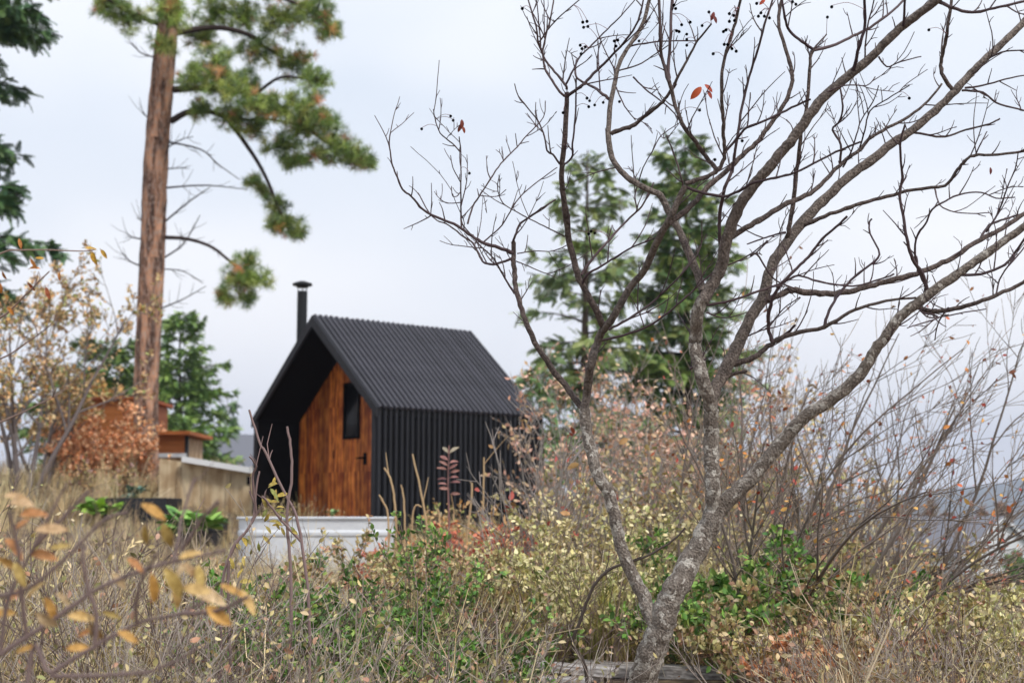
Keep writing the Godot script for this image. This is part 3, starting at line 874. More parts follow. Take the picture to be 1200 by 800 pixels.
		for k in cnt:
			var off := rv() * pow(rng.randf(), 0.6)
			var pos := ctr + Vector3(off.x, off.y * 0.8, off.z) * R
			var dir := (off + Vector3(rng.randf_range(-0.2, 0.4), 0.5, 0)).normalized()
			var size := rng.randf_range(0.11, 0.19)
			var c: Color = pick(green) * tone
			if rng.randf() < 0.06: c = pick(rust)
			if rng.randf() < 0.5:
				xf.append(aim(pos, dir, rng.randf() * TAU, size)); cols.append(c)
			else:
				xf1.append(aim(pos, dir, rng.randf() * TAU, size)); cols1.append(c)
			if k % 3 == 0:
				gd.tube(PackedVector3Array([ctr + off * R * 0.1, (ctr * 0.5 + pos * 0.5) + rv() * 0.03, pos]), PackedFloat32Array([0.012, 0.008, 0.005]), 3, dark)
	part("twig", gd, M.twig, root).set_meta("kind", "stuff")
	scatter("crown", SH.tuft0, xf, cols, root)
	scatter("crown", SH.tuft1, xf1, cols1, root)

func limb(root: Node3D, org: Vector3, D: float, L: Array, col: Color, called: String) -> void:
	var pts := PackedVector3Array()
	var rad := PackedFloat32Array()
	var cnt: int = (L.size() - 3) / 2
	for k in cnt:
		var t := float(k) / (cnt - 1)
		pts.append(P(L[3 + k * 2], L[4 + k * 2], D - L[2] * t) - org)
		rad.append(lerpf(L[0], L[1], t) * D / F)
	var sm := smooth(pts, rad, 4)
	var g := Geo.new()
	g.tube(sm[0], sm[1], 6, col)
	# small side snags
	for k in cnt * 2:
		var sp: PackedVector3Array = sm[0]
		var i := rng.randi_range(2, sp.size() - 2)
		var d := ((sp[i + 1] - sp[i]).normalized() + rv() * 0.9).normalized()
		var l := rng.randf_range(8, 26) * D / F
		g.tube(PackedVector3Array([sp[i], sp[i] + d * l * 0.5, sp[i] + (d + Vector3(0, 0.15, 0)) * l]), PackedFloat32Array([0.4 * D / F, 0.35 * D / F, 0.2 * D / F]), 3, col)
	part(called, g, M.twig, root)

# ---------------------------------------------------------------- the black cabin
func cabin() -> void:
	rng.seed = 31
	var corner := P(440, 600, 17.8)
	var W := 2.98
	var L := 2.75
	var EH := 1.695
	var AH := 2.97
	var root := thing("cabin", "small black batten-clad gabled cabin with a recessed amber plank front", "cabin", Vector3(corner.x, EYE.y - 0.36, corner.z))
	var es := Vector3(0.760, 0, -0.649).normalized()
	root.basis = Basis(es, Vector3.UP, es.cross(Vector3.UP))     # local x runs back along the side, z = minus the way across the gable
	var wh := Color.WHITE
	var g := Geo.new()
	# side walls, back wall and floor
	g.box(Vector3(0, -0.42, -0.07), Vector3(L, EH - 0.02, 0), wh)
	var sw := part("side_wall", g, M.black, root)
	g = Geo.new()
	g.box(Vector3(0, -0.42, -W), Vector3(L, EH - 0.02, -W + 0.07), wh)
	var lw := part("side_wall", g, M.black, root)
	g = Geo.new()
	var back := PackedVector3Array([Vector3(L - 0.07, -0.42, -0.072), Vector3(L - 0.07, -0.42, -W + 0.072), Vector3(L - 0.07, EH - 0.02, -W + 0.072), Vector3(L - 0.07, AH - 0.16, -W / 2), Vector3(L - 0.07, EH - 0.02, -0.072)])
	g.prism(back, Vector3(0.066, 0, 0), wh)
	part("back_wall", g, M.char, root)
	g = Geo.new()
	g.box(Vector3(0.004, -0.2, -W + 0.072), Vector3(L - 0.074, 0, -0.072), Color(0.8, 0.75, 0.7))
	part("floor", g, M.black, root)
	# battens on both sides, one by one
	var pitch := 0.0865
	var prof := func(w: float, h: float, length: float, tone: float) -> Geo:
		var q := Geo.new()
		q.prism(PackedVector3Array([Vector3(-w / 2, 0, 0), Vector3(w / 2, 0, 0), Vector3(w / 2, 0, h * 0.6), Vector3(w * 0.28, 0, h), Vector3(-w * 0.28, 0, h), Vector3(-w / 2, 0, h * 0.6)]), Vector3(0, length, 0), Color(tone, tone, tone))
		return q
	var wbs := []
	for tone in [0.75, 0.95, 1.15, 1.4]:
		wbs.append((prof.call(0.042, 0.045, EH + 0.38, tone) as Geo).mesh(M.char))
	var x := 0.024
	while x < L:
		shared("batten", wbs[rng.randi() % 4], sw, Transform3D(Basis(Vector3.UP, rng.randf_range(-0.04, 0.04)), Vector3(x + rng.randf_range(-0.003, 0.003), -0.42, 0.0)))
		shared("batten", wbs[rng.randi() % 4], lw, Transform3D(Basis(Vector3.UP, PI), Vector3(x, -0.42, -W)))
		x += pitch
	# roof slabs with a batten over every joint
	var run := sqrt(pow(W / 2, 2) + pow(AH - EH, 2))
	var ang := atan2(AH - EH, W / 2)
	var rbs := []
	for tone in [0.75, 0.9, 1.05, 1.25]:
		rbs.append((prof.call(0.044, 0.05, run + 0.075 + 0.02 * rng.randf(), tone) as Geo).mesh(M.char_roof))
	for side in [0, 1]:
		g = Geo.new()
		var z0: float = 0.03 if side == 0 else -W - 0.03
		var dz := 1.0 if side == 0 else -1.0
		var zm := -W / 2
		var e := Vector3(-0.012, EH - 0.026, z0)
		var a := Vector3(-0.012, AH, zm)
		var th := Vector3(0, -0.15, 0)
		g.prism(PackedVector3Array([e, a, a + th, e + th * 0.62]), Vector3(L + 0.03, 0, 0), wh)
		var slab := part("roof", g, M.black, root)
		var up := (a - e).normalized()
		var nrm := Vector3.RIGHT.cross(up) * (1.0 if side == 1 else -1.0)
		if nrm.y < 0: nrm = -nrm
		x = 0.01
		while x < L + 0.02:
			var bx := up.cross(nrm)
			shared("batten", rbs[rng.randi() % 4], slab, Transform3D(Basis(bx, up, nrm), e + Vector3(x + 0.012, 0, 0) - up * 0.03 + nrm * 0.001))
			x += pitch
		# rake board along the front edge
		g = Geo.new()
		var f0 := Vector3(-0.042, e.y + 0.02, e.z) - up * 0.03
		var f1 := Vector3(-0.042, a.y + 0.03, a.z)
		g.prism(PackedVector3Array([f0, f1, f1 + Vector3(0, -0.15, 0), f0 + Vector3(0, -0.12, 0)]), Vector3(0.028, 0, 0), wh)
		part("rake_board", g, M.char, slab)
	# dark corner posts of the porch
	for z in [-0.075, -W + 0.005]:
		g = Geo.new()
		g.box(Vector3(-0.03, -0.42, z), Vector3(-0.002, EH - 0.05, z + 0.07), wh, 0.006)
		part("corner_post", g, M.char, root)
	# recessed front of stained planks, with a plank door and its window
	var S := 0.68
	var d0 := 1.10
	var d1 := 1.92
	var w0 := 1.37
	var w1 := 1.77
	var wy0 := 1.36
	var wy1 := 2.14
	var top := func(u: float) -> float:
		return EH - 0.02 + (AH - EH) * (1.0 - absf(u - W / 2) / (W / 2)) - 0.10
	g = Geo.new()
	g.box(Vector3(S + 0.05, 0.0, -0.30), Vector3(S + 0.07, 0.02, -0.28), wh)
	var front := part("front_wall", g, M.black, root)
	var u := 0.074
	while u < W - 0.08:
		var pw := minf(rng.randf_range(0.088, 0.108), W - 0.075 - u)
		var inside := u + pw * 0.5 > d0 and u + pw * 0.5 < d1
		if not inside:
			plank(front, S, u, u + pw, 0.0, top)
		u += pw
	# door
	g = Geo.new()
	g.box(Vector3(S + 0.045, 0.35, -d1 + 0.03), Vector3(S + 0.075, 0.46, -d0 - 0.03), wh)
	var door := part("door", g, M.wood, root)
	var us := [d0, 1.19, 1.28, w0, 1.47, 1.57, 1.67, w1, 1.85, d1]
	for k in us.size() - 1:
		var a0: float = us[k] + (0.004 if k == 0 else 0.0)
		var a1: float = us[k + 1] - (0.004 if k == us.size() - 2 else 0.0)
		if us[k] >= w0 - 0.001 and us[k + 1] <= w1 + 0.001:
			plank_piece(door, S + 0.006, a0, a1, 0.012, wy0, wy0)
			plank_piece(door, S + 0.006, a0, a1, wy1, (top.call(a0) as float) , (top.call(a1) as float))
		else:
			plank_piece(door, S + 0.006, a0, a1, 0.012, (top.call(a0) as float), (top.call(a1) as float))
	g = Geo.new()
	var fz := 0.035
	g.box(Vector3(S - 0.012, wy0, -w1), Vector3(S + 0.03, wy0 + fz, -w0), wh)
	g.box(Vector3(S - 0.012, wy1 - fz, -w1), Vector3(S + 0.03, wy1, -w0), wh)
	g.box(Vector3(S - 0.012, wy0 + fz, -w1), Vector3(S + 0.03, wy1 - fz, -w1 + fz), wh)
	g.box(Vector3(S - 0.012, wy0 + fz, -w0 - fz), Vector3(S + 0.03, wy1 - fz, -w0), wh)
	var win := part("window_frame", g, M.black, door)
	g = Geo.new()
	g.box(Vector3(S + 0.008, wy0 + fz, -w1 + fz), Vector3(S + 0.012, wy1 - fz, -w0 - fz), wh)
	part("pane", g, M.glass, door)
	g = Geo.new()
	var hu := 1.235
	g.box(Vector3(S - 0.006, 1.0, -hu - 0.035), Vector3(S + 0.004, 1.16, -hu + 0.035), wh, 0.006)
	g.tube(PackedVector3Array([Vector3(S, 1.09, -hu), Vector3(S - 0.06, 1.09, -hu), Vector3(S - 0.065, 1.088, -hu - 0.05), Vector3(S - 0.06, 1.085, -hu - 0.12)]), PackedFloat32Array([0.016, 0.014, 0.012, 0.011]), 8, wh)
	part("handle", g, M.black, door)
	g = Geo.new()
	g.box(Vector3(S - 0.004, 1.1, -2.01), Vector3(S + 0.002, 1.22, -1.985), wh)
	part("latch", g, M.black, front)
	# inner lining behind the planks keeps the room dark
	g = Geo.new()
	g.box(Vector3(S + 0.03, -0.2, -d0 + 0.006), Vector3(S + 0.05, EH, -0.073), wh)
	g.box(Vector3(S + 0.03, -0.2, -W + 0.073), Vector3(S + 0.05, EH, -d1 - 0.006), wh)
	part("lining", g, M.black, front)
	# stove pipe standing outside the far side wall
	g = Geo.new()
	var pb := Vector3(0.83, 0, -W - 0.15)
	var ptop := 3.41 + 0.36
	g.tube(PackedVector3Array([pb + Vector3(0, 0.9, 0.2), pb + Vector3(0, 0.9, 0.06), pb + Vector3(0, 0.96, 0.0), pb + Vector3(0, 1.1, 0), pb + Vector3(0, ptop - 0.16, 0)]), PackedFloat32Array([0.07, 0.07, 0.072, 0.075, 0.075]), 20, wh)
	var pipe := part("stove_pipe", g, M.iron, root)
	g = Geo.new()
	g.lathe(PackedVector2Array([Vector2(0.001, 0.0), Vector2(0.05, -0.01), Vector2(0.145, -0.045), Vector2(0.145, -0.075), Vector2(0.09, -0.075), Vector2(0.085, -0.105), Vector2(0.001, -0.105)]), pb + Vector3(0, ptop, 0), 24, wh)
	for k in 3:
		var an := TAU * k / 3.0
		var q := pb + Vector3(cos(an) * 0.07, ptop - 0.19, sin(an) * 0.07)
		g.tube(PackedVector3Array([q, q + Vector3(0, 0.09, 0)]), PackedFloat32Array([0.008, 0.008]), 5, wh)
	part("cap", g, M.iron, pipe)

func plank(parent: Node, S: float, a: float, b: float, y0: float, top: Callable) -> void:
	plank_piece(parent, S, a, b, y0, top.call(a), top.call(b))

func plank_piece(parent: Node, S: float, a: float, b: float, y0: float, ya: float, yb: float) -> void:
	var g := Geo.new()
	var k := rng.randf_range(0.5, 1.15)
	var s := S + rng.randf_range(-0.003, 0.003)
	var gap := 0.004
	g.prism(PackedVector3Array([Vector3(s, y0, -a - gap), Vector3(s, y0, -b + gap), Vector3(s, yb, -b + gap), Vector3(s, ya, -a - gap)]), Vector3(0.024, 0, 0), Color(k, k * rng.randf_range(0.85, 1.05), k * rng.randf_range(0.8, 1.05)))
	part("plank", g, M.wood, parent)

# ---------------------------------------------------------------- yard things
func stock_tank() -> void:
	var D := 14.4
	var a := P(277, 606, D)
	var b := P(461, 606, D)
	var len := a.distance_to(b)
	var h := 0.62
	var root := thing("stock_tank", "long galvanised metal stock tank standing in weeds before the cabin", "tank", Vector3((a.x + b.x) * 0.5, a.y - h, -D - 0.25))
	root.rotation.y = 0.05
	var r := 0.3
	var outline := func(rr: float) -> PackedVector3Array:
		var q := PackedVector3Array()
		var hx := len * 0.5 - r
		for k in 13:
			var t := -PI / 2 + PI * k / 12.0
			q.append(Vector3(hx + cos(t) * rr, 0, sin(t) * rr))
		for k in 13:
			var t := PI / 2 + PI * k / 12.0
			q.append(Vector3(-hx + cos(t) * rr, 0, sin(t) * rr))
		return q
	var skin := func(pr: Array, mat: Material, called: String) -> void:
		var g := Geo.new()
		for k in pr.size() - 1:
			var o0: PackedVector3Array = outline.call(pr[k][0])
			var o1: PackedVector3Array = outline.call(pr[k + 1][0])
			var m := o0.size()
			for i in m:
				var j := (i + 1) % m
				var p0: Vector3 = o0[i] + Vector3.UP * pr[k][1]
				var p1: Vector3 = o0[j] + Vector3.UP * pr[k][1]
				var p2: Vector3 = o1[j] + Vector3.UP * pr[k + 1][1]
				var p3: Vector3 = o1[i] + Vector3.UP * pr[k + 1][1]
				var nn: Vector3 = (p1 - p0).cross(p3 - p0).normalized()
				if nn.dot(Vector3(0, 0, signf(p0.z))) < 0 and absf(p0.z) > 0.01: nn = -nn
				g.quad(p0, p1, p2, p3, nn, Color.WHITE)
		part(called, g, mat, root)
	skin.call([[r - 0.03, 0.0], [r - 0.012, 0.02], [r - 0.010, 0.42], [r + 0.004, 0.44], [r + 0.006, 0.47], [r - 0.006, 0.495], [r - 0.004, h - 0.02]], M.zinc, "tank_wall")
	skin.call([[r - 0.004, h - 0.022], [r + 0.018, h - 0.018], [r + 0.022, h - 0.004], [r + 0.010, h + 0.004], [r - 0.008, h - 0.004]], M.zinc, "rim")
	skin.call([[r - 0.012, h - 0.01], [r - 0.02, h - 0.05]], M.zinc, "inner_wall")
	var g2 := Geo.new()
	var ol: PackedVector3Array = outline.call(r - 0.019)
	for i in range(1, ol.size() - 1):
		g2.tri(ol[0] + Vector3.UP * (h - 0.05), ol[i] + Vector3.UP * (h - 0.05), ol[i + 1] + Vector3.UP * (h - 0.05), Vector3.UP, Color.WHITE)
	part("soil", g2, M.soil, root)

func leafy(called: String, label: String, pos: Vector3, n: int, size: float, pal: Array, sd: int, tall := 0.8) -> void:   # rosette of broad leaves
	rng.seed = sd
	var root := thing(called, label, "plant", pos)
	for k in n:
		var az := rng.randf() * TAU
		var el := rng.randf_range(0.2, 1.3) * tall
		var d := Vector3(cos(az) * cos(el), sin(el), sin(az) * cos(el))
		var g := Geo.new()
		var st := d * size * rng.randf_range(0.3, 0.7)
		g.tube(PackedVector3Array([Vector3(0, -0.02, 0), st * 0.5 + Vector3(0, 0.02, 0), st]), PackedFloat32Array([0.006, 0.005, 0.004]), 4, C(130, 150, 90))
		g.leaf(st, (d + rv() * 0.3).normalized(), (Vector3.UP + rv() * 0.5).normalized(), size * rng.randf_range(0.7, 1.2), size * rng.randf_range(0.5, 0.75), pick(pal), 0.4, 5)
		part("leaf", g, M.leaf, root)

func planter(label: String, px0: float, px1: float, ytop: float, D: float) -> void:
	var a := P(px0, ytop, D)
	var b := P(px1, ytop, D)
	var gy := ground_y((a.x + b.x) * 0.5, -D) - 0.02
	var h := a.y - gy
	var w := b.x - a.x
	var root := thing("planter_box", label, "planter", Vector3((a.x + b.x) * 0.5, gy, -D - 0.4))
	var rows := int(maxf(2.0, round(h / 0.2)))
	for side in [0, 1, 2, 3]:
		for k in rows:
			var g := Geo.new()
			var y0 := h * k / rows + 0.004
			var y1 := h * (k + 1) / rows - 0.004
			if side < 2:
				var z := 0.38 if side == 0 else -0.42
				g.box(Vector3(-w / 2, y0, z), Vector3(w / 2, y1, z + 0.04), Color(0.9, 0.9, 0.9), 0.005)
			else:
				var x := -w / 2 if side == 2 else w / 2 - 0.04
				g.box(Vector3(x, y0, -0.378), Vector3(x + 0.04, y1, 0.378), Color(0.9, 0.9, 0.9), 0.005)
			part("board", g, M.char, root)
	var g := Geo.new()
	g.box(Vector3(-w / 2 + 0.042, 0.0, -0.376), Vector3(w / 2 - 0.042, h - 0.06, 0.376), Color.WHITE)
	part("soil", g, M.soil, root)

func box_building() -> void:
	# cedar shed with a taller block and a low wing
	var D := 26.0
	var root := thing("cedar_shed", "orange cedar plank shed with flat-roofed wing behind the pine trunk", "shed", at(130, D, 0.1))
	var o := root.position
	var lx := P(66, 600, D).x - o.x
	var mx := P(166, 600, D).x - o.x
	var rx := P(216, 600, D).x - o.x
	var t1 := P(66, 468, D).y - o.y
	var t2 := P(200, 507, D).y - o.y
	rng.seed = 41
	var g := Geo.new()
	g.box(Vector3(lx + 0.02, 0, -2.0), Vector3(mx - 0.02, t1 - 0.02, -0.03), Color(0.6, 0.55, 0.5))
	var w1 := part("wall", g, M.cedar, root)
	var y := 0.0
	while y < t1 - 0.05:
		g = Geo.new()
		var k := rng.randf_range(0.8, 1.1)
		g.box(Vector3(lx, y, -0.03), Vector3(mx, minf(y + 0.135, t1), 0.0), Color(k, k, k), 0.004)
		part("plank", g, M.cedar, w1)
		y += 0.14
	g = Geo.new()
	g.box(Vector3(lx - 0.1, t1, -2.1), Vector3(mx + 0.06, t1 + 0.06, 0.12), Color(0.8, 0.6, 0.5))
	part("roof", g, M.cedar, root)
	g = Geo.new()
	g.box(Vector3(mx, 0, -1.8), Vector3(rx - 0.05, t2 - 0.06, -0.25), Color(0.85, 0.75, 0.72))
	var w2 := part("wall", g, M.ply, root)
	g = Geo.new()
	g.box(Vector3(mx, t2 - 0.36, -0.25), Vector3(rx - 0.05, t2 - 0.04, -0.22), Color(1, 1, 1))
	part("plank", g, M.cedar, w2)
	g = Geo.new()
	g.box(Vector3(mx, t2 - 0.44, -0.24), Vector3(rx, t2 - 0.365, -0.18), Color.WHITE)
	part("trim", g, M.white, w2)
	g = Geo.new()
	g.box(Vector3(mx, t2 - 0.036, -1.9), Vector3(rx + 0.12, t2 + 0.03, 0.1), Color(0.95, 0.8, 0.7))
	part("roof", g, M.cedar, root)
	g = Geo.new()
	g.box(Vector3(rx - 0.045, 0, -0.3), Vector3(rx + 0.02, t2 - 0.04, -0.245), Color(1, 1, 1))
	part("post", g, M.char, root)
	# low coop with a pale metal roof
	var E := 21.5
	var c := thing("coop", "low plywood coop with a thin white sloping roof beside the cabin", "coop", at(243, E, 0.1))
	o = c.position
	var a := P(188, 600, E)
	var b := P(300, 600, E)
	var ha := P(217, 535, E).y - o.y
	var hb := P(293, 548, E).y - o.y
	g = Geo.new()
	var xa := a.x - o.x
	var xb := b.x - o.x
	g.prism(PackedVector3Array([Vector3(xa, 0, 0), Vector3(xb, 0, 0), Vector3(xb, hb - 0.08, 0), Vector3(xa, ha - 0.03, 0)]), Vector3(0, 0, -1.6), Color.WHITE)
	part("wall", g, M.ply, c)
	for k in 4:
		g = Geo.new()
		var x := lerpf(xa + 0.3, xb - 0.03, k / 3.0)
		g.box(Vector3(x - 0.03, 0, 0.002), Vector3(x + 0.03, lerpf(ha, hb, (x - xa) / (xb - xa)) - 0.12, 0.03), Color(0.75, 0.72, 0.7))
		part("stud", g, M.ply, c)
	g = Geo.new()
	var x0 := P(217, 535, E).x - o.x
	var x1 := P(296, 548, E).x - o.x
	g.prism(PackedVector3Array([Vector3(x0, ha, 0.2), Vector3(x1, hb, 0.2), Vector3(x1, hb - 0.085, 0.2), Vector3(x0, ha - 0.085, 0.2)]), Vector3(0, 0, -2.0), Color.WHITE)
	part("roof", g, M.white, c)
	g = Geo.new()
	g.box(Vector3(x0 + 0.95, ha - 0.42, 0.003), Vector3(x0 + 1.1, ha - 0.3, 0.02), Color.WHITE)
	part("vent", g, M.black, c)

func house(called: String, label: String, pos: Vector3, turn: float, w: float, dpt: float, eave: float, ridge: float, wall: Color, roofc: Color, wins: Array) -> void:
	var root := thing(called, label, "house", pos)
	root.rotation.y = turn
	var g := Geo.new()          # ridge runs along x; gables at both ends
	g.prism(PackedVector3Array([Vector3(-w / 2, -1, dpt / 2), Vector3(-w / 2, -1, -dpt / 2), Vector3(-w / 2, eave, -dpt / 2), Vector3(-w / 2, ridge, 0), Vector3(-w / 2, eave, dpt / 2)]), Vector3(w, 0, 0), wall)
	part("wall", g, M.hill, root)
	for s in [1.0, -1.0]:
		g = Geo.new()
		var e := Vector3(-w / 2 - 0.3, eave - 0.15, s * (dpt / 2 + 0.35))
		var a := Vector3(-w / 2 - 0.3, ridge + 0.12, 0)
		g.prism(PackedVector3Array([e, a, a + Vector3(0, 0.14, 0), e + Vector3(0, 0.14, 0)]), Vector3(w + 0.6, 0, 0), roofc)
		var rf := part("roof", g, M.hill, root)
		g = Geo.new()
		g.prism(PackedVector3Array([e + Vector3(0, -0.1, 0), a + Vector3(0, -0.1, 0), a + Vector3(0, 0.15, 0), e + Vector3(0, 0.15, 0)]), Vector3(-0.05, 0, 0), C(226, 228, 232))
		g.prism(PackedVector3Array([e + Vector3(w + 0.6, -0.1, 0), a + Vector3(w + 0.6, -0.1, 0), a + Vector3(w + 0.6, 0.15, 0), e + Vector3(w + 0.6, 0.15, 0)]), Vector3(0.05, 0, 0), C(226, 228, 232))
		part("bargeboard", g, M.hill, rf)
	for q in wins:               # [face 0 front / 1 right gable / 2 left gable, along, y, width, height]
		g = Geo.new()
		var fr := Geo.new()
		if q[0] == 0:
			fr.box(Vector3(q[1] - q[3] / 2 - 0.1, q[2] - 0.1, dpt / 2 + 0.005), Vector3(q[1] + q[3] / 2 + 0.1, q[2] + q[4] + 0.1, dpt / 2 + 0.05), C(230, 230, 232))
			g.box(Vector3(q[1] - q[3] / 2, q[2], dpt / 2 + 0.052), Vector3(q[1] + q[3] / 2, q[2] + q[4], dpt / 2 + 0.06), C(60, 66, 76))
		else:
			var x: float = w / 2 + 0.005 if q[0] == 1 else -w / 2 - 0.05
			var x2: float = w / 2 + 0.052 if q[0] == 1 else -w / 2 - 0.06
			fr.box(Vector3(x, q[2] - 0.1, q[1] - q[3] / 2 - 0.1), Vector3(x + 0.045, q[2] + q[4] + 0.1, q[1] + q[3] / 2 + 0.1), C(230, 230, 232))
			g.box(Vector3(x2, q[2], q[1] - q[3] / 2), Vector3(x2 + 0.008, q[2] + q[4], q[1] + q[3] / 2), C(60, 66, 76))
		var f := part("window", fr, M.hill, root)
		part("pane", g, M.iron, f)

func beams() -> void:
	rng.seed = 51
	for q in [["grey weathered timber lying on the ground behind the bare trunk", 672, 781, 940, 796, 6.2, 0.055, 0.0], ["pale split board lying along the weathered timber", 590, 776, 722, 788, 6.02, 0.03, 0.03], ["thin grey slat half hidden in grass below the pale split board", 588, 794, 690, 799, 5.9, 0.022, 0.0]]:
		var a := P(q[1], q[2], q[5])
		var b := P(q[3], q[4], q[5] - 0.12)
		var mid := (a + b) * 0.5
		var root := thing("timber", q[0], "timber", mid)
		var l := a.distance_to(b)
		root.basis = Basis(Quaternion(Vector3.RIGHT, (b - a).normalized()))
		var g := Geo.new()
		var h: float = q[6]
		g.box(Vector3(-l / 2, -h * 0.5, -0.07), Vector3(l / 2, h * 0.5, 0.07), Color(1.05, 1.03, 1.03), 0.006)
		part("board", g, M.grey_wood, root)
		# blocking below so that it rests on the soil
		g = Geo.new()
		for s in [-0.3, 0.3]:
			g.box(Vector3(l * s - 0.05, -h * 0.5 - 0.1, -0.06), Vector3(l * s + 0.05, -h * 0.5 - 0.001, 0.06), Color(0.6, 0.58, 0.55))
		part("block", g, M.grey_wood, root)

# stems traced one by one in a picture column at a given distance, with leaves of their own
func traced(called: String, label: String, category: String, D: float, stems: Array, leaves: Array, col: Color, pal: Array, lsize: float, bits := 0, group := "") -> Node3D:
	var fx: float = stems[0][3]
	var foot := at(fx, D)
	var root := thing(called, label, category, foot, group)
	for L in stems:
		var pts := PackedVector3Array()
		var rad := PackedFloat32Array()
		var cnt: int = (L.size() - 3) / 2
		if L[2] < -5.0:             # rooted stem: begins at the ground
			pts.append(at(L[3], D) - foot - Vector3(0, 0.02, 0)); rad.append(L[0] * D / F)
		for k in cnt:
			var t := float(k) / maxf(cnt - 1, 1)
			var dz: float = 0.0 if L[2] < -5.0 else L[2]
			pts.append(P(L[3 + k * 2], L[4 + k * 2], D - dz * t) - foot)
			rad.append(lerpf(L[0], L[1], t) * D / F)
		var sm := smooth(pts, rad, 5)
		var sp: PackedVector3Array = sm[0]
		for k in range(1, sp.size()): sp[k] += rv() * 0.35 * L[1] * D / F
		var g := Geo.new()
		g.tube(sp, sm[1], 7, col)
		for k in bits:
			var i := rng.randi_range(1, sp.size() - 2)
			var d := ((sp[i + 1] - sp[i]).normalized() + rv() * 0.8 + Vector3(0, 0.2, 0)).normalized()
			var l := rng.randf_range(8, 40) * D / F
			g.tube(PackedVector3Array([sp[i], sp[i] + d * l * 0.5, sp[i] + (d + rv() * 0.25) * l]), PackedFloat32Array([0.7 * D / F, 0.55 * D / F, 0.35 * D / F]), 4, col * rng.randf_range(0.8, 1.3))
		part("stem", g, M.twig, root)
	for lf in leaves:               # [x, y, angle, size factor, palette index]
		var g := Geo.new()
		var p := P(lf[0], lf[1], D + rng.randf_range(-0.06, 0.06)) - foot
		var d := Vector3(cos(lf[2]), sin(lf[2]), rng.randf_range(-0.4, 0.4)).normalized()
		var l: float = lsize * lf[3] * D / F
		var f := (Vector3(rng.randf_range(-0.4, 0.4), rng.randf_range(0.2, 0.9), 0.8)).normalized()
		g.leaf(p - d * l * 0.5, d, f, l, l * rng.randf_range(0.3, 0.44), pal[lf[4] % pal.size()] * rng.randf_range(0.85, 1.15), rng.randf_range(0.15, 0.6), 7, rng.randf_range(0.25, 0.6))
		g.tube(PackedVector3Array([p - d * l * 0.5 - d * l * 0.2, p - d * l * 0.5]), PackedFloat32Array([0.35 * D / F, 0.35 * D / F]), 4, col)
		part("leaf", g, M.spotted_leaf, root)
	return root

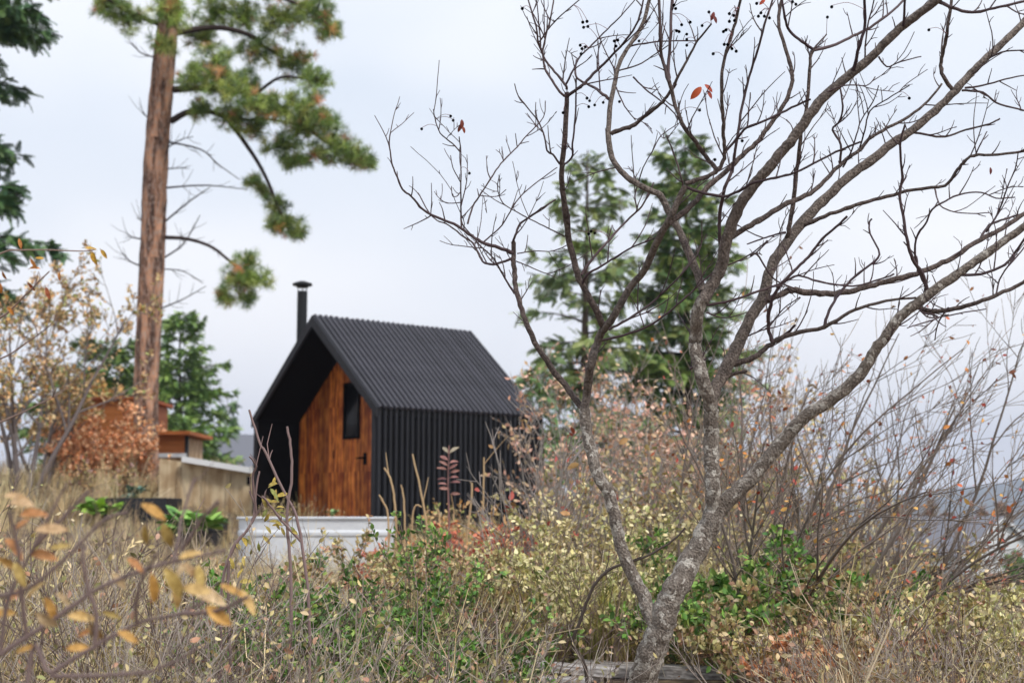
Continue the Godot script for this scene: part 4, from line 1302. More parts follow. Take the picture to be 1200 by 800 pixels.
# ---------------------------------------------------------------- grass and ground cover
func grass_field() -> void:
	rng.seed = 61
	var straw := [C(230, 208, 158), C(220, 196, 146), C(236, 218, 176), C(204, 182, 140), C(180, 160, 128), C(150, 132, 106)]
	var olive := [C(150, 150, 84), C(128, 136, 72), C(182, 170, 100), C(208, 190, 116)]
	var root := Node3D.new()
	root.name = "dry_grass"
	add_child(root)
	tag(root, "dry straw-coloured grass covering the slope around the cabin", "grass", "", "stuff")
	var xf := [[], [], [], []]
	var cl := [PackedColorArray(), PackedColorArray(), PackedColorArray(), PackedColorArray()]
	for k in 17000:
		var d: float = 2.8 * pow(34.0 / 2.8, pow(rng.randf(), 0.72))
		var px := rng.randf_range(-120, 1320)
		if d > 13.0 and px > 700 and rng.randf() < 0.55: continue
		if px > 585 and px < 965 and d < 6.35: continue
		if px > 280 and px < 590 and d < 7.0 and rng.randf() < 0.6: continue
		var p := at(px, d, 0.02)
		if blocked(p): continue
		var clump := gn.get_noise_2d(p.x * 45.0, p.z * 45.0)
		if clump < -0.12 and d < 13.0 and rng.randf() < 0.8: continue
		var v := rng.randi() % 4
		var hgt := rng.randf_range(0.2, 0.5) * (1.0 + 0.9 * clump)
		if d < 5.5: hgt *= 0.8
		if px < 480 and d > 6.5 and d < 17.5: hgt *= 0.5
		if px > 170 and px < 310 and d > 17.0 and d < 21.6: hgt *= 0.45
		if px < 330 and d > 17.0: hgt *= 1.25
		if d < 3.4 and px > 250: hgt *= 0.6
		if px > 1030 and d < 14.0: hgt *= 0.5
		if px > 560 and px < 950 and d < 6.3: hgt *= 0.35
		var tilt := Basis(Vector3(rng.randf_range(-1, 1), 0, rng.randf_range(-1, 1)).normalized(), rng.randf_range(0.0, 0.75) if d < 16.0 else rng.randf_range(0.0, 0.3))
		var t := Transform3D(tilt * Basis(Vector3.UP, rng.randf() * TAU).scaled(Vector3(hgt, hgt, hgt) * Vector3(1.1, 1, 1.1)), p)
		var c: Color = pick(straw)
		if gn.get_noise_2d(p.x * 18.0 + 300.0, p.z * 18.0) + rng.randf_range(-0.3, 0.3) > 0.28 and d < 14.0: c = pick(olive)
		xf[v].append(t); cl[v].append(c)
	for v in 4:
		scatter("tuft", SH["grass%d" % v], xf[v], cl[v], root)
	# broken stalks lying and leaning every way
	var sx := []
	var sc := PackedColorArray()
	var spal := [C(222, 208, 176), C(210, 192, 156), C(184, 166, 146), C(232, 214, 170), C(150, 132, 122), C(200, 176, 134)]
	for k in 7000:
		var d: float = 3.2 * pow(13.0 / 3.2, pow(rng.randf(), 0.8))
		var px := rng.randf_range(-80, 1280)
		if px > 585 and px < 965 and d < 6.3: continue
		var p := at(px, d, 0.0)
		if blocked(p): continue
		p.y += rng.randf_range(0.0, 0.22) * (0.4 if px > 1030 else 1.0)
		if px > 280 and px < 590 and d < 7.0 and rng.randf() < 0.45: continue
		var dir := (rv() * Vector3(1, 0.6, 1) + Vector3(0, 0.35, 0)).normalized()
		sx.append(aim(p, dir, rng.randf() * TAU, rng.randf_range(0.15, 0.5)))
		sc.append(pick(spal))
	var fs := scatter("fallen_straw", SH.straw, sx, sc, self)
	tag(fs, "pale broken stalks and straw lying crosswise in the grass", "straw", "", "stuff")
	# fallen leaves
	var lx := []
	var lc := PackedColorArray()
	var lpal := [C(150, 98, 62), C(128, 82, 58), C(176, 132, 82), C(160, 72, 56), C(110, 84, 66)]
	for k in 2200:
		var d := rng.randf_range(4.0, 16.0)
		var p := at(rng.randf_range(-50, 1250), d, 0.0)
		if blocked(p): continue
		p.y += rng.randf_range(0.005, 0.10)
		lx.append(aim(p, (rv() * Vector3(1, 0.3, 1)).normalized(), rng.randf_range(-0.7, 0.7), rng.randf_range(0.02, 0.042)))
		lc.append(pick(lpal))
	var lit := scatter("leaf_litter", SH.leaf, lx, lc, self)
	tag(lit, "brown and russet fallen leaves caught low in the grass", "leaves", "", "stuff")

func blocked(p: Vector3) -> bool:
	var q := p - P(440, 600, 17.8)
	var s := q.dot(Vector3(0.760, 0, -0.649))
	var u := q.dot(Vector3(-0.649, 0, -0.760))
	if s > -0.2 and s < 2.9 and u > -0.12 and u < 3.3: return true
	if absf(p.z + 14.65) < 0.45 and p.x > -2.9 and p.x < -1.05: return true
	if absf(p.z + 6.2) < 0.12 and p.x > 0.2 and p.x < 1.0: return true
	if p.z < -21.2 and p.z > -23.4 and p.x > -5.5 and p.x < -3.7: return true
	return false

func ground() -> void:
	var g := Geo.new()
	var radii := [0.0]
	var r := 0.6
	while r < 2400.0:
		radii.append(r)
		r *= 1.055
	var n := 144
	var cols := [C(255, 255, 255)]
	for k in radii.size():
		for s in n:
			var a := TAU * s / n
			var x: float = sin(a) * radii[k]
			var z: float = -cos(a) * radii[k]
			var c := Color(1, 1, 1)
			if radii[k] > 20.0:
				var t := clampf((radii[k] - 20.0) / 60.0, 0, 1) * smoothstep(0.1, 0.25, x / maxf(-z, 1.0)) * (1.0 if z < 0 else 0.0)
				c = c.lerp(Color(0.75, 0.95, 0.6), t)
			g.vert(Vector3(x, ground_y(x, z), z), Vector3.UP, c)
	for k in radii.size() - 1:
		for s in n:
			var a := k * n + s
			var b := k * n + (s + 1) % n
			g.ix.append_array([a, b + n, b, a, a + n, b + n])
	# smooth normals
	var nn := PackedVector3Array()
	nn.resize(g.v.size())
	for i in range(0, g.ix.size(), 3):
		var f := (g.v[g.ix[i + 1]] - g.v[g.ix[i]]).cross(g.v[g.ix[i + 2]] - g.v[g.ix[i]])
		if f.y < 0: f = -f
		for k in 3: nn[g.ix[i + k]] += f
	for i in nn.size(): g.n[i] = nn[i].normalized() if nn[i].length() > 0 else Vector3.UP
	# make every triangle face up
	for i in range(0, g.ix.size(), 3):
		var a := g.v[g.ix[i]]
		var b := g.v[g.ix[i + 1]]
		var c := g.v[g.ix[i + 2]]
		if (c - a).cross(b - a).y < 0:
			var t := g.ix[i + 1]
			g.ix[i + 1] = g.ix[i + 2]
			g.ix[i + 2] = t
	var o := part("ground", g, M.ground, self)
	tag(o, "", "", "", "structure")

func hill() -> void:
	# far mountainside across the valley
	var nz := FastNoiseLite.new()
	nz.seed = 3
	nz.frequency = 0.004
	var g := Geo.new()
	var nx := 60
	var ny := 14
	for j in ny + 1:
		for i in nx + 1:
			var x := lerpf(250.0, 2300.0, float(i) / nx)
			var t := float(j) / ny
			var top := 4.0 + 120.0 * smoothstep(350.0, 1400.0, x) + nz.get_noise_1d(x) * 22.0
			g.vert(Vector3(x, lerpf(-20.0, top, t), -1800.0 - t * 400.0 + nz.get_noise_2d(x, t * 300.0) * 60.0), Vector3(0, 0.9, 0.4).normalized(), C(104, 108, 90) * (0.9 + 0.5 * nz.get_noise_2d(x * 2.0, t * 900.0)))
	for j in ny:
		for i in nx:
			var a := j * (nx + 1) + i
			g.ix.append_array([a, a + nx + 2, a + 1, a, a + nx + 1, a + nx + 2])
	var o := part("hill", g, M.hill, self)
	tag(o, "", "", "", "structure")

# ---------------------------------------------------------------- build
func _ready() -> void:
	gn.seed = 12
	gn.frequency = 0.03
	# camera: 50 mm lens focused on the bare tree
	var cam := Camera3D.new()
	cam.name = "camera"
	var ca := CameraAttributesPhysical.new()
	ca.frustum_focal_length = 50.0
	ca.frustum_focus_distance = 4.5
	ca.exposure_aperture = 4.4
	cam.attributes = ca
	cam.position = EYE
	cam.rotation.x = PITCH
	cam.fov = rad_to_deg(2.0 * atan(400.0 / F))
	cam.near = 0.05
	cam.far = 9000.0
	add_child(cam)
	cam.current = true
	# overcast sky: thin, uneven cloud, paler towards the horizon
	var env := Environment.new()
	env.background_mode = Environment.BG_SKY
	env.tonemap_mode = Environment.TONE_MAPPER_LINEAR
	env.tonemap_exposure = 1.45
	env.sdfgi_enabled = true
	env.ssao_enabled = true
	env.ssil_enabled = true
	var cn := FastNoiseLite.new()
	cn.seed = 8
	cn.frequency = 0.9
	cn.fractal_octaves = 4
	var im := Image.create(512, 256, false, Image.FORMAT_RGBF)
	for y in 256:
		var el := (0.5 - (y + 0.5) / 256.0) * PI
		for x in 512:
			var az := (x + 0.5) / 512.0 * TAU
			var d := Vector3(cos(az) * cos(el), sin(el), sin(az) * cos(el))
			var q := d / (absf(d.y) + 0.35)
			var k := clampf(0.45 + 1.5 * cn.get_noise_3dv(q * 1.2), 0, 1)
			var up := clampf(sin(maxf(el, 0.0)), 0, 1)
			var c := Color(0.86, 0.86, 0.872).lerp(Color(0.40, 0.50, 0.635), clampf(up * 2.0, 0, 1) * (1.0 - 0.72 * k))
			c = c.lerp(Color(0.83, 0.835, 0.85), 0.4 * k)
			if el < 0.0: c = Color(0.86, 0.86, 0.872)
			im.set_pixel(x, y, c)
	var pano := PanoramaSkyMaterial.new()
	pano.panorama = ImageTexture.create_from_image(im)
	env.sky = Sky.new()
	env.sky.sky_material = pano
	env.fog_enabled = true
	env.fog_density = 0.0005
	env.fog_light_color = Color(0.86, 0.90, 1.0)
	var we := WorldEnvironment.new()
	we.name = "environment"
	we.environment = env
	add_child(we)
	# veiled sun, high behind the camera to the east
	var sun := DirectionalLight3D.new()
	sun.name = "sun"
	sun.light_energy = 0.5
	sun.light_angular_distance = 14.0
	sun.light_color = Color(1.0, 0.965, 0.92)
	sun.shadow_enabled = true
	sun.rotation = Vector3(deg_to_rad(-48), deg_to_rad(38), 0)
	add_child(sun)

	make_materials()
	make_shared()
	print("materials ", Time.get_ticks_msec())
	ground()
	hill()
	cabin()
	box_building()
	house("house", "grey-roofed house rising behind the coop", at(316, 55.0, 0.0) + Vector3(0, -2.4, 0), 0.75, 7.0, 6.0, 1.9, 4.4, C(72, 70, 72), C(118, 121, 130), [[0, 0.5, 0.2, 1.0, 1.0]])
	house("house", "white gabled house with grey roof far down in the valley", at(1122, 100.0, 0.0) + Vector3(0, 0.6, 0), -1.2, 9.0, 6.4, 2.3, 4.6, C(222, 226, 230), C(132, 132, 140), [[0, -2.2, 0.5, 1.2, 1.0], [0, 1.6, 0.5, 1.2, 1.0], [1, -0.8, 0.6, 1.2, 1.1], [2, 0.6, 0.6, 1.2, 1.1]])
	print("buildings ", Time.get_ticks_msec())
	bare_tree()
	print("bare tree ", Time.get_ticks_msec())
	pine()
	# conifers
	conifer("fir_tree", "dark fir with drooping boughs beyond the yellowing small tree", at(-58, 24.0), 16.0, 1.85, 101, {"gap": 0.8, "dense": 1.4, "start": 0.24, "spray": 0.46, "shape": 0.5, "droop": 0.5, "pal": [C(72, 108, 66), C(88, 126, 70), C(62, 98, 64), C(104, 136, 78)]})
	conifer("fir_tree", "slim green fir standing behind the pine trunk", at(206, 44.0), 5.6, 1.9, 102, {"spray": 0.42, "dense": 1.5, "gap": 0.28, "shape": 0.6, "pal": [C(122, 156, 78), C(142, 170, 84), C(102, 136, 72)]})
	conifer("fir_tree", "small far fir showing over the grey house roof", at(264, 70.0), 4.7, 1.7, 103, {"spray": 0.6, "gap": 0.5})
	conifer("fir_tree", "short bushy fir between pine trunk and yellowing tree", at(120, 36.0), 3.5, 2.2, 104, {"spray": 0.42, "dense": 1.4, "gap": 0.24, "shape": 0.5, "pal": [C(104, 136, 66), C(122, 150, 72), C(88, 116, 60)]})
	conifer("fir_tree", "airy pale green fir, the shorter beside the cabin roof", at(688, 29.0), 7.5, 1.45, 105, {"shape": 0.42, "dense": 0.75, "gap": 0.34, "spray": 0.42, "droop": 0.5, "pal": [C(128, 152, 88), C(146, 166, 96), C(108, 134, 84), C(160, 174, 108)], "start": 0.1})
	conifer("fir_tree", "dense tall fir rising behind the bare tree's fork", at(806, 30.0), 8.6, 1.75, 106, {"shape": 0.45, "dense": 1.0, "gap": 0.26, "spray": 0.44, "droop": 0.45, "pal": [C(112, 140, 74), C(132, 156, 80), C(92, 122, 72), C(150, 166, 96)], "start": 0.06})
	conifer("fir_tree", "young fir just beyond the back corner of the cabin", at(632, 25.0), 2.6, 0.8, 107, {"spray": 0.3, "gap": 0.25})
	print("conifers ", Time.get_ticks_msec())
	stock_tank()
	planter("long dark planter box of boards holding bright kale", 112, 198, 583, 18.0)
	planter("low dark planter box holding squash beside the stock tank", 196, 252, 607, 15.6)
	var kale := [C(156, 190, 84), C(176, 206, 96), C(126, 166, 72)]
	leafy("kale_plant", "bright yellow-green leafy plant at the dark planter's end", P(110, 602, 17.3), 44, 0.17, kale, 201)
	leafy("kale_plant", "bright green leafy plant spilling over the dark planter front", P(130, 603, 17.3), 34, 0.15, kale, 202)
	leafy("cabbage_plant", "blue-green cabbage plant at the pine's foot", P(158, 584, 18.4), 22, 0.16, [C(86, 122, 108), C(110, 142, 126)], 203)
	leafy("squash_plant", "deep green broad-leaved plant in the low planter by the tank", P(214, 622, 15.0), 46, 0.2, [C(112, 164, 78), C(138, 184, 86), C(94, 142, 70)], 204)
	leafy("squash_plant", "green broad-leaved plant at the low planter's tank end", P(240, 620, 15.0), 36, 0.17, [C(124, 174, 80), C(150, 188, 92)], 205)
	leafy("weed_plant", "small fresh green weed sprouting over the tank rim", P(389, 603, 14.4), 12, 0.06, [C(140, 170, 110), C(120, 156, 96)], 206)
	beams()

	# ---- shrubs
	var tan := [C(222, 190, 140), C(230, 200, 150), C(208, 172, 130), C(196, 176, 128), C(164, 170, 98), C(232, 180, 112)]
	var pink := [C(232, 190, 168), C(226, 172, 148), C(218, 184, 152), C(208, 158, 132), C(226, 198, 160), C(200, 176, 130)]
	var rustp := [C(228, 174, 132), C(234, 184, 142), C(218, 156, 116), C(230, 194, 156)]
	var copper := [C(232, 172, 126), C(236, 182, 136), C(226, 156, 108), C(232, 194, 154)]
	var gold := [C(232, 216, 162), C(222, 206, 156), C(238, 224, 176), C(206, 196, 144)]
	var greenp := [C(100, 146, 62), C(128, 168, 74), C(78, 116, 54), C(150, 178, 86), C(92, 120, 60)]
	var mixp := [C(176, 166, 112), C(204, 186, 128), C(152, 150, 98), C(214, 194, 150), C(188, 146, 118)]
	var redp := [C(206, 112, 84), C(216, 130, 96), C(184, 88, 66), C(222, 160, 116)]
	var lime := [C(212, 206, 142), C(226, 214, 158), C(188, 188, 124), C(234, 222, 176)]
	var greyst := Color(0.33, 0.295, 0.265)
	shrub("small_tree", "small tree with thin yellowing leaves in front of the dark fir", "tree", at(24, 19.5), 301, {"stems": 4, "height": 2.7, "r": 0.045, "lean": 0.5, "levels": 3, "kids": [8, 6, 4], "leaves": 4.6, "size": 0.065, "pal": tan, "leaf_lvl": 2, "stem": C(128, 118, 116), "rmin": 0.004, "ratio": 0.55})
	shrub("small_tree", "second thin yellowing tree with grey forked stems by the cedar shed", "tree", at(48, 21.0), 302, {"stems": 4, "height": 2.0, "r": 0.04, "lean": 0.5, "levels": 3, "kids": [7, 5, 4], "leaves": 4.5, "size": 0.07, "pal": tan, "leaf_lvl": 2, "stem": C(128, 118, 116), "rmin": 0.004})
	shrub("copper_shrub", "copper-orange leafy shrub in front of the cedar shed", "shrub", at(104, 21.5), 303, {"stems": 8, "height": 1.25, "lean": 0.6, "levels": 2, "kids": [8, 5], "leaves": 6, "size": 0.07, "pal": copper, "rmin": 0.003})
	shrub("copper_shrub", "copper-orange leafy shrub touching the pine trunk", "shrub", at(142, 22.0), 304, {"stems": 8, "height": 1.25, "lean": 0.6, "levels": 2, "kids": [8, 5], "leaves": 6, "size": 0.07, "pal": copper, "rmin": 0.003})
	shrub("low_shrub", "low olive and mauve shrub under the copper shrubs", "shrub", at(118, 19.5), 305, {"stems": 8, "height": 0.6, "lean": 0.8, "levels": 2, "kids": [6, 4], "leaves": 4, "size": 0.06, "pal": [C(150, 140, 90), C(178, 140, 130), C(196, 160, 110)], "rmin": 0.003})
	# pink and orange thicket behind the bare tree
	var spots := [[655, 11.5, 1.35, pink, "pinkish thin-leaved shrub nearest the cabin's back corner"], [700, 10.5, 1.5, pink, "salmon-leaved shrub behind the crooked left stem of the tree"], [745, 11.0, 1.75, pink, "tallest salmon-leaved shrub between the tree's two stems"], [785, 10.0, 1.45, pink, "orange-leaved shrub close behind the forked trunk"], [820, 11.5, 1.8, pink, "faded pink shrub in front of the tall fir"], [862, 12.5, 1.75, gold, "yellow-green shrub glowing behind the trunk fork"], [905, 12.0, 1.6, pink, "wispy pale shrub beyond the long side limb"], [720, 8.2, 0.85, mixp, "low olive shrub behind the crooked stem"], [665, 8.6, 0.8, gold, "low straw-yellow shrub in the dry grass"], [800, 8.4, 0.85, mixp, "low faded shrub beside the forked trunk"], [945, 11.0, 1.35, mixp, "grey-green wispy shrub in the twiggy thicket"], [990, 10.4, 1.15, tan, "tan-leaved shrub filling the gaps behind the thicket"], [1036, 11.4, 1.0, gold, "straw-yellow shrub behind the thicket above the valley house"], [890, 9.6, 1.0, tan, "buff-leaved shrub beneath the long side limb"]]
	var k := 0
	for s in spots:
		shrub("autumn_shrub", s[4], "shrub", at(s[0], s[1]), 320 + k, {"stems": 7, "height": s[2], "lean": 0.42, "levels": 2, "kids": [9, 5], "leaves": 2.3, "size": 0.042, "pal": s[3], "stem": greyst, "twig": greyst * 1.15, "rmin": 0.0022, "r": 0.011, "group": "autumn shrubs behind the bare tree"})
		k += 1
	# grey twiggy bush by the cabin's back corner
	shrub("twiggy_bush", "grey leafless twiggy bush before the cabin's back corner", "bush", at(634, 7.6), 341, {"stems": 14, "height": 1.1, "lean": 0.45, "levels": 2, "kids": [6, 3], "leaves": 0.25, "leaf_lvl": 1, "size": 0.05, "pal": [C(206, 160, 110), C(186, 92, 78)], "stem": C(150, 142, 136), "twig": C(160, 150, 146), "rmin": 0.0025, "r": 0.008})
	shrub("twiggy_bush", "second grey twiggy bush with red scraps of leaf", "bush", at(580, 8.4), 342, {"stems": 7, "height": 0.7, "lean": 0.5, "levels": 2, "kids": [6, 3], "leaves": 0.5, "leaf_lvl": 1, "size": 0.045, "pal": redp, "stem": C(146, 136, 130), "twig": C(156, 144, 140), "rmin": 0.0022, "r": 0.007})
	# big bare thicket leaning down the valley side
	var lean := [[880, 6.8, 1.5, 0.45, Vector3(0.4, 0.25, 0.1)], [925, 7.4, 1.65, 0.5, Vector3(0.5, 0.2, 0.0)], [985, 7.8, 1.6, 0.3, Vector3(0.35, 0.2, 0.2)], [1025, 8.4, 1.45, 0.35, Vector3(0.3, 0.35, -0.2)], [915, 8.8, 1.7, 0.15, Vector3(-0.1, 0.2, 0.0)], [925, 6.6, 0.72, 0.6, Vector3(0.6, -0.2, 0.2)], [1030, 9.6, 1.3, 0.0, Vector3(0.2, 0.2, 0.0)]]
	var lname := ["leafless shrub arching low out of ivy beside the trunk", "leafless shrub with the longest arching stems", "leafless shrub tangled in the middle of the thicket", "leafless shrub dotted with orange leaves over the valley", "leafless shrub standing behind the arching thicket", "leafless shrub sprawling nearly level over the grass", "leafless shrub at the valley edge of the thicket"]
	k = 0
	for s in lean:
		shrub("arching_shrub", lname[k], "shrub", at(s[0], s[1]), 360 + k, {"stems": [9, 7, 9, 2, 9, 4, 3][k], "height": s[2] * 1.1, "lean": 0.75, "bias": Vector3(s[3] * 0.6, 0.05, 0), "levels": 2, "kids": [9, 5], "ang": 0.7, "leaves": 0.5, "leaf_lvl": 1, "size": 0.03, "pal": [C(214, 140, 70), C(200, 104, 60), C(222, 172, 92), C(170, 74, 60), C(190, 130, 104)], "stem": C(114, 102, 94), "twig": C(144, 130, 118), "rmin": 0.0019, "r": 0.013, "wig": 0.15, "bend": s[4], "lift": 0.2, "from": 0.12, "foot": 0.3, "group": "leaning bare shrubs above the valley"})
		k += 1
	# green undergrowth
	var low := [[320, 5.4, 0.42, greenp, "dark green leafy bush below the stock tank", 0.034], [418, 5.7, 0.44, greenp, "green leafy bush at the tank's cabin end", 0.032], [505, 5.5, 0.42, greenp, "green ground shrub in front of the dry stalks", 0.032], [460, 7.6, 0.45, mixp, "olive shrub growing beneath the cabin's batten wall", 0.035], [540, 6.6, 0.45, mixp, "olive-yellow shrub amid the reddish weeds", 0.035], [600, 6.9, 0.34, greenp, "green shrub just above the pale split board", 0.033], [640, 6.9, 0.5, lime, "pale yellow-leaved shrub behind the pale split board", 0.034], [700, 6.7, 0.55, lime, "pale yellow-leaved shrub inside the curved dark stem", 0.034],
		[735, 7.4, 0.6, gold, "straw-yellow leafy shrub under the crooked stem", 0.034], [846, 6.5, 0.45, greenp, "green ivy-like bush at the foot of the arching shrubs", 0.045], [880, 6.0, 0.36, mixp, "dull brownish leafy bush in the ivy", 0.04], [985, 5.9, 0.24, rustp, "russet bramble patch past the timber's end", 0.05], [1010, 5.6, 0.30, mixp, "mixed olive bramble patch under the sprawling shrub", 0.04], [1120, 5.6, 0.32, lime, "lime-leaved shrub at the valley corner", 0.034], [1175, 5.9, 0.30, lime, "second lime-leaved shrub toward the lawn", 0.034], [1060, 6.0, 0.34, mixp, "olive shrub between bramble and lime-leaved shrub", 0.036], [265, 6.4, 0.40, mixp, "faded olive shrub before the tank's planter end", 0.035], [365, 4.8, 0.36, greenp, "glossy low green bush in the front undergrowth", 0.03], [480, 4.6, 0.26, mixp, "dull olive ground shrub in the front undergrowth", 0.03], [545, 4.8, 0.24, greenp, "small dark green ground shrub in front of the slat", 0.03],
		[955, 5.5, 0.22, rustp, "red-brown bramble clump against the timber's end", 0.05], [1000, 5.3, 0.20, rustp, "coppery bramble clump in the corner grass", 0.05], [905, 6.3, 0.36, greenp, "fresh green creeper below the arching shrubs", 0.05], [1005, 6.8, 0.36, greenp, "dull green bush in the shade of the thicket", 0.04], [1040, 7.4, 0.4, mixp, "straw-leaved bush under the valley-edge thicket", 0.036], [600, 8.6, 0.5, redp, "salmon-red leafy shrub among the dry stalks", 0.04], [500, 9.2, 0.45, redp, "small red-leaved shrub by the cabin wall", 0.04], [555, 10.5, 0.55, tan, "tan leafy shrub along the cabin wall", 0.04]]
	k = 0
	for s in low:
		shrub("low_shrub", s[4], "shrub", at(s[0], s[1]), 400 + k, {"stems": 14, "height": s[2] * 1.25, "lean": 0.85, "levels": 2, "kids": [7, 4], "leaves": 6.5, "size": s[5] * 0.78, "pal": s[3], "rmin": 0.0016, "r": 0.005, "foot": 0.2, "stem": C(120, 104, 92), "twig": C(140, 122, 108), "hang": 0.0, "group": "low undergrowth shrubs"})
		k += 1
	# dry pale twigs through the front undergrowth
	var dry := [[90, 4.6, 0.55, "grey dead weed stalks behind the big blurred leaves"], [190, 4.4, 0.5, "grey dead weed stalks under the tank's planter end"], [300, 4.3, 0.45, "pale dead stalks around the dark green bush"], [440, 4.2, 0.4, "pale dead stalks crossing the glossy low bush"], [540, 4.4, 0.42, "pale forked dead stalks near the slat"], [575, 5.6, 0.45, "dead stalks by the end of the pale split board"], [1010, 4.9, 0.40, "dead stalks before the russet bramble"], [1080, 4.8, 0.45, "dark dead stalks before the lime-leaved shrub"], [1170, 4.7, 0.42, "dark dead stalks toward the lawn"], [30, 5.6, 0.6, "tall grey dead stalks below the small yellowing tree"], [140, 3.6, 0.6, "grey-mauve dead stalks right behind the large curled leaves"], [20, 3.7, 0.65, "grey-mauve dead stalks at the foot of the level leafy twig"], [240, 3.8, 0.5, "grey-mauve dead stalks beside the sapling"], [120, 6.8, 0.5, "pale dead stalks before the long dark planter"]]
	k = 0
	for s in dry:
		shrub("dead_weed", s[3], "weed", at(s[0], s[1]), 450 + k, {"stems": 22, "height": s[2] * 1.3, "lean": 0.85, "levels": 2, "kids": [6, 3], "leaves": 0.6, "size": 0.022, "pal": mixp, "rmin": 0.0012, "r": 0.0032, "foot": 0.35, "stem": C(168, 156, 148) if k % 2 == 0 else C(104, 86, 82), "twig": C(176, 164, 152) if k % 2 == 0 else C(122, 104, 98), "group": "dead weeds in the front grass"})
		k += 1
	# dry stalks by the cabin, traced
	rng.seed = 71
	traced("dry_stalk", "cluster of tall tan dry grass stalks against the black wall", "grass", 9.4, [[1.6, 0.9, -9, 505, 690, 500, 620, 492, 570, 483, 532], [1.5, 1.0, -9, 463, 690, 464, 620, 462, 585, 457, 560, 450, 548], [1.4, 0.8, -9, 473, 690, 474, 620, 473, 585, 470, 568], [1.4, 0.8, -9, 455, 690, 455, 610, 450, 590, 444, 580], [1.4, 0.9, -9, 520, 700, 530, 620, 532, 600], [1.5, 1.1, -9, 536, 700, 548, 620, 552, 590, 553, 566], [1.4, 0.9, -9, 560, 700, 566, 600, 567, 536], [1.4, 0.9, -9, 512, 690, 515, 610, 512, 596], [1.2, 0.8, -9, 480, 690, 484, 600, 494, 594]], [], C(206, 178, 138), [C(200, 170, 120)], 10.0, 2)
	traced("fireweed", "dried pinkish flower spike in front of the batten wall", "plant", 9.0, [[1.3, 0.8, -9, 524, 690, 526, 620, 525, 570, 526, 522]], [[520, 536, 2.6, 1, 0], [532, 540, 0.5, 1, 0], [518, 548, 2.8, 1, 1], [533, 552, 0.3, 1, 1], [518, 560, 2.9, 1, 2], [534, 564, 0.2, 1, 2], [520, 572, 3.0, 1, 1], [533, 578, 0.1, 1, 1], [522, 526, 2.2, 1.1, 3], [531, 526, 0.9, 1.1, 3], [519, 566, 2.8, 1, 0], [533, 558, 0.3, 1, 2], [520, 542, 2.5, 1, 1], [531, 546, 0.6, 1, 0]], C(150, 112, 108), [C(170, 122, 118), C(180, 134, 126), C(150, 104, 104), C(176, 166, 146)], 11.0)
	# yellow-leaved upright twigs in front of the tank
	var yl := []
	for q in 26:
		yl.append([rng.randf_range(306, 346) - (12.0 if q % 5 == 0 else 0.0), rng.randf_range(562, 640), rng.randf() * TAU, rng.randf_range(0.8, 1.2), q])
	for q in 12:
		yl.append([rng.randf_range(268, 330), rng.randf_range(630, 690), rng.randf() * TAU, rng.randf_range(0.8, 1.2), q])
	traced("sapling", "reddish upright sapling twigs with small yellow leaves before the tank", "sapling", 4.3, [[2.2, 1.4, -9, 338, 810, 341, 720, 340, 660, 336, 607, 342, 557, 340, 520, 336, 500], [2.1, 1.3, -9, 362, 810, 362, 715, 357, 660, 347, 605, 332, 575, 312, 532, 304, 518, 292, 480], [1.7, 1.1, 0.1, 352, 634, 330, 610, 316, 592, 308, 582], [1.8, 1.0, -9, 258, 800, 260, 685, 275, 640, 295, 612, 300, 572, 304, 552], [2, 1, -9, 270, 800, 268, 660, 290, 620, 300, 600, 292, 575], [1.6, 1.0, 0.1, 300, 600, 296, 560, 300, 546, 292, 535]], yl, C(146, 124, 122), [C(206, 184, 92), C(190, 172, 84), C(214, 196, 112), C(160, 168, 90)], 11.0, 3)
	traced("curved_stem", "dark bare stem curving up from the timber behind the trunk", "branch", 5.0, [[2.4, 1.2, -9, 688, 800, 684, 776, 671, 753, 677, 735, 687, 707, 697, 685, 712, 669, 730, 660, 750, 655, 770, 645, 790, 632, 803, 618]], [], C(84, 72, 66), [C(180, 150, 80)], 10.0, 5)
	# blurred branch right in front of the lens side
	rng.seed = 81
	var big := [C(222, 188, 124), C(222, 174, 96), C(220, 186, 144), C(210, 150, 96), C(206, 180, 108), C(226, 200, 160)]
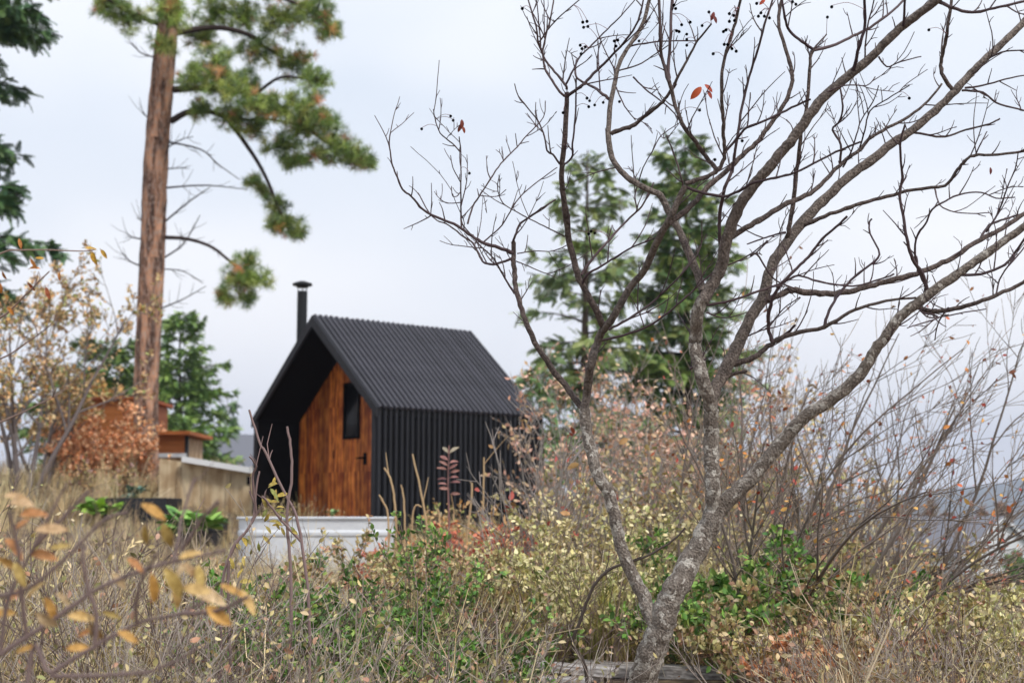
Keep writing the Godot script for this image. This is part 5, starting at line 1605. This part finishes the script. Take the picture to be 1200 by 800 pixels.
	traced("foreground_shrub", "near shrub with large curled buff and orange leaves, out of focus", "shrub", 1.95, [[3.6, 1.6, -9, -30, 800, 0, 767, 60, 728, 105, 695, 135, 680, 168, 668, 210, 656, 264, 645], [3.4, 1.6, -9, 30, 815, 60, 788, 120, 752, 168, 728, 210, 719, 240, 704], [2.8, 1.5, 0.05, 60, 792, 120, 791, 180, 785, 240, 755], [2.6, 1.5, 0.05, 160, 730, 159, 707, 168, 674, 186, 647], [2.4, 1.5, -0.05, 204, 656, 209, 630, 213, 605, 228, 560], [2.8, 2, 0.03, 213, 644, 234, 611, 255, 587], [2.8, 1.4, 0.0, 0, 767, 10, 700, 40, 640, 60, 600, 78, 566], [3, 1.6, 0.05, 30, 745, 24, 690, 20, 640, 10, 600], [3, 1.6, 0.0, 40, 640, 80, 600, 103, 575], [3.4, 2, 0.0, 110, 760, 112, 720, 100, 680, 96, 640], [2.8, 1.6, 0.0, -20, 700, 30, 690, 80, 650, 120, 610, 150, 600], [3, 2, 0.04, 210, 719, 250, 716, 290, 700]],
		[[180, 597, -0.4, 1.0, 1], [140, 680, -0.8, 0.8, 5], [20, 580, 0.1, 0.9, 2], [24, 588, 0.05, 0.9, 2], [24, 614, 0.9, 0.7, 3], [60, 619, 0.1, 1.1, 2], [50, 650, -0.1, 1.0, 3], [22, 672, -1.0, 0.9, 4], [18, 696, 0.8, 0.9, 3], [60, 714, -1.1, 1.0, 1], [96, 721, 0.05, 1.0, 0], [112, 742, -1.0, 0.9, 0], [54, 728, -0.8, 0.9, 5], [180, 690, -1.4, 1.1, 1], [196, 628, -1.2, 1.0, 4], [225, 669, -0.5, 1.0, 2], [243, 696, -0.2, 1.2, 5], [256, 721, -0.6, 1.1, 1], [291, 705, -0.9, 1.1, 0], [205, 682, -0.9, 1.2, 4], [222, 648, 0.5, 0.8, 0], [5, 718, 0.1, 0.8, 1], [208, 700, -1.2, 1.0, 0], [230, 690, -0.1, 1.0, 0], [170, 628, -1.6, 0.8, 4], [100, 740, 0.6, 0.7, 3], [16, 640, -0.6, 0.9, 3], [90, 758, 0.2, 0.8, 1], [130, 720, -0.2, 0.7, 4], [36, 600, 0.3, 0.9, 3], [10, 660, -0.4, 0.9, 1], [40, 690, 0.9, 0.8, 0], [76, 702, -0.6, 0.8, 5], [150, 745, -0.4, 0.8, 1], [234, 676, -1.3, 0.9, 4], [272, 690, -0.3, 0.9, 1], [214, 664, 1.0, 0.7, 5], [30, 760, 0.4, 0.9, 1], [158, 660, -0.5, 0.7, 3], [70, 640, 0.2, 0.7, 4]], C(128, 110, 106), big, 33.0, 9)
	traced("leafy_twig", "thin level twig with a few yellow-orange leaves against the sky", "twig", 3.4, [[1.4, 0.6, -9, -60, 620, -70, 420, -50, 330, 0, 297, 25, 293, 60, 293, 97, 294, 112, 292], [1.5, 0.7, 0.1, -60, 400, 0, 372, 25, 350, 45, 330, 57, 318], [1.3, 0.6, 0.1, -50, 430, 0, 420, 30, 402, 60, 380], [1.2, 0.6, 0.0, -40, 510, 10, 490, 40, 476, 72, 460]], [[23, 285, -1.2, 1.1, 1], [106, 290, 0.1, 1.2, 0], [109, 302, -1.3, 1.2, 0], [121, 297, -0.9, 1.0, 0], [38, 308, -1.0, 1.1, 1], [39, 313, 0.3, 0.9, 1], [55, 343, -1.2, 1.2, 2], [69, 324, -1.4, 0.9, 1], [4, 323, -1.3, 0.9, 1], [0, 338, -1.5, 1.0, 1], [36, 336, -0.9, 1.0, 2], [12, 364, -0.8, 0.9, 1], [46, 302, 0.1, 0.8, 0]], C(150, 126, 116), [C(222, 178, 66), C(206, 136, 62), C(178, 96, 60)], 12.0, 3)
	# far trees round the valley house
	shrub("valley_tree", "round russet tree behind the valley house", "tree", at(1146, 124.0), 501, {"stems": 4, "height": 6.0, "r": 0.16, "lean": 0.5, "levels": 2, "kids": [10, 7], "leaves": 9, "size": 0.5, "pal": [C(132, 96, 78), C(150, 112, 80), C(104, 96, 70)], "rmin": 0.02, "leaf_lvl": 1})
	shrub("valley_tree", "dark green tree at the valley house's lawn", "tree", at(1196, 90.0), 502, {"stems": 3, "height": 2.2, "r": 0.12, "lean": 0.5, "levels": 2, "kids": [9, 6], "leaves": 9, "size": 0.35, "pal": greenp, "rmin": 0.02})
	shrub("valley_shrub", "orange garden shrub in front of the valley house", "shrub", at(1162, 88.0), 503, {"stems": 6, "height": 1.6, "r": 0.05, "lean": 0.7, "levels": 2, "kids": [7, 5], "leaves": 9, "size": 0.25, "pal": rustp, "rmin": 0.01})
	print("plants ", Time.get_ticks_msec())
	grass_field()
	print("done ", Time.get_ticks_msec())
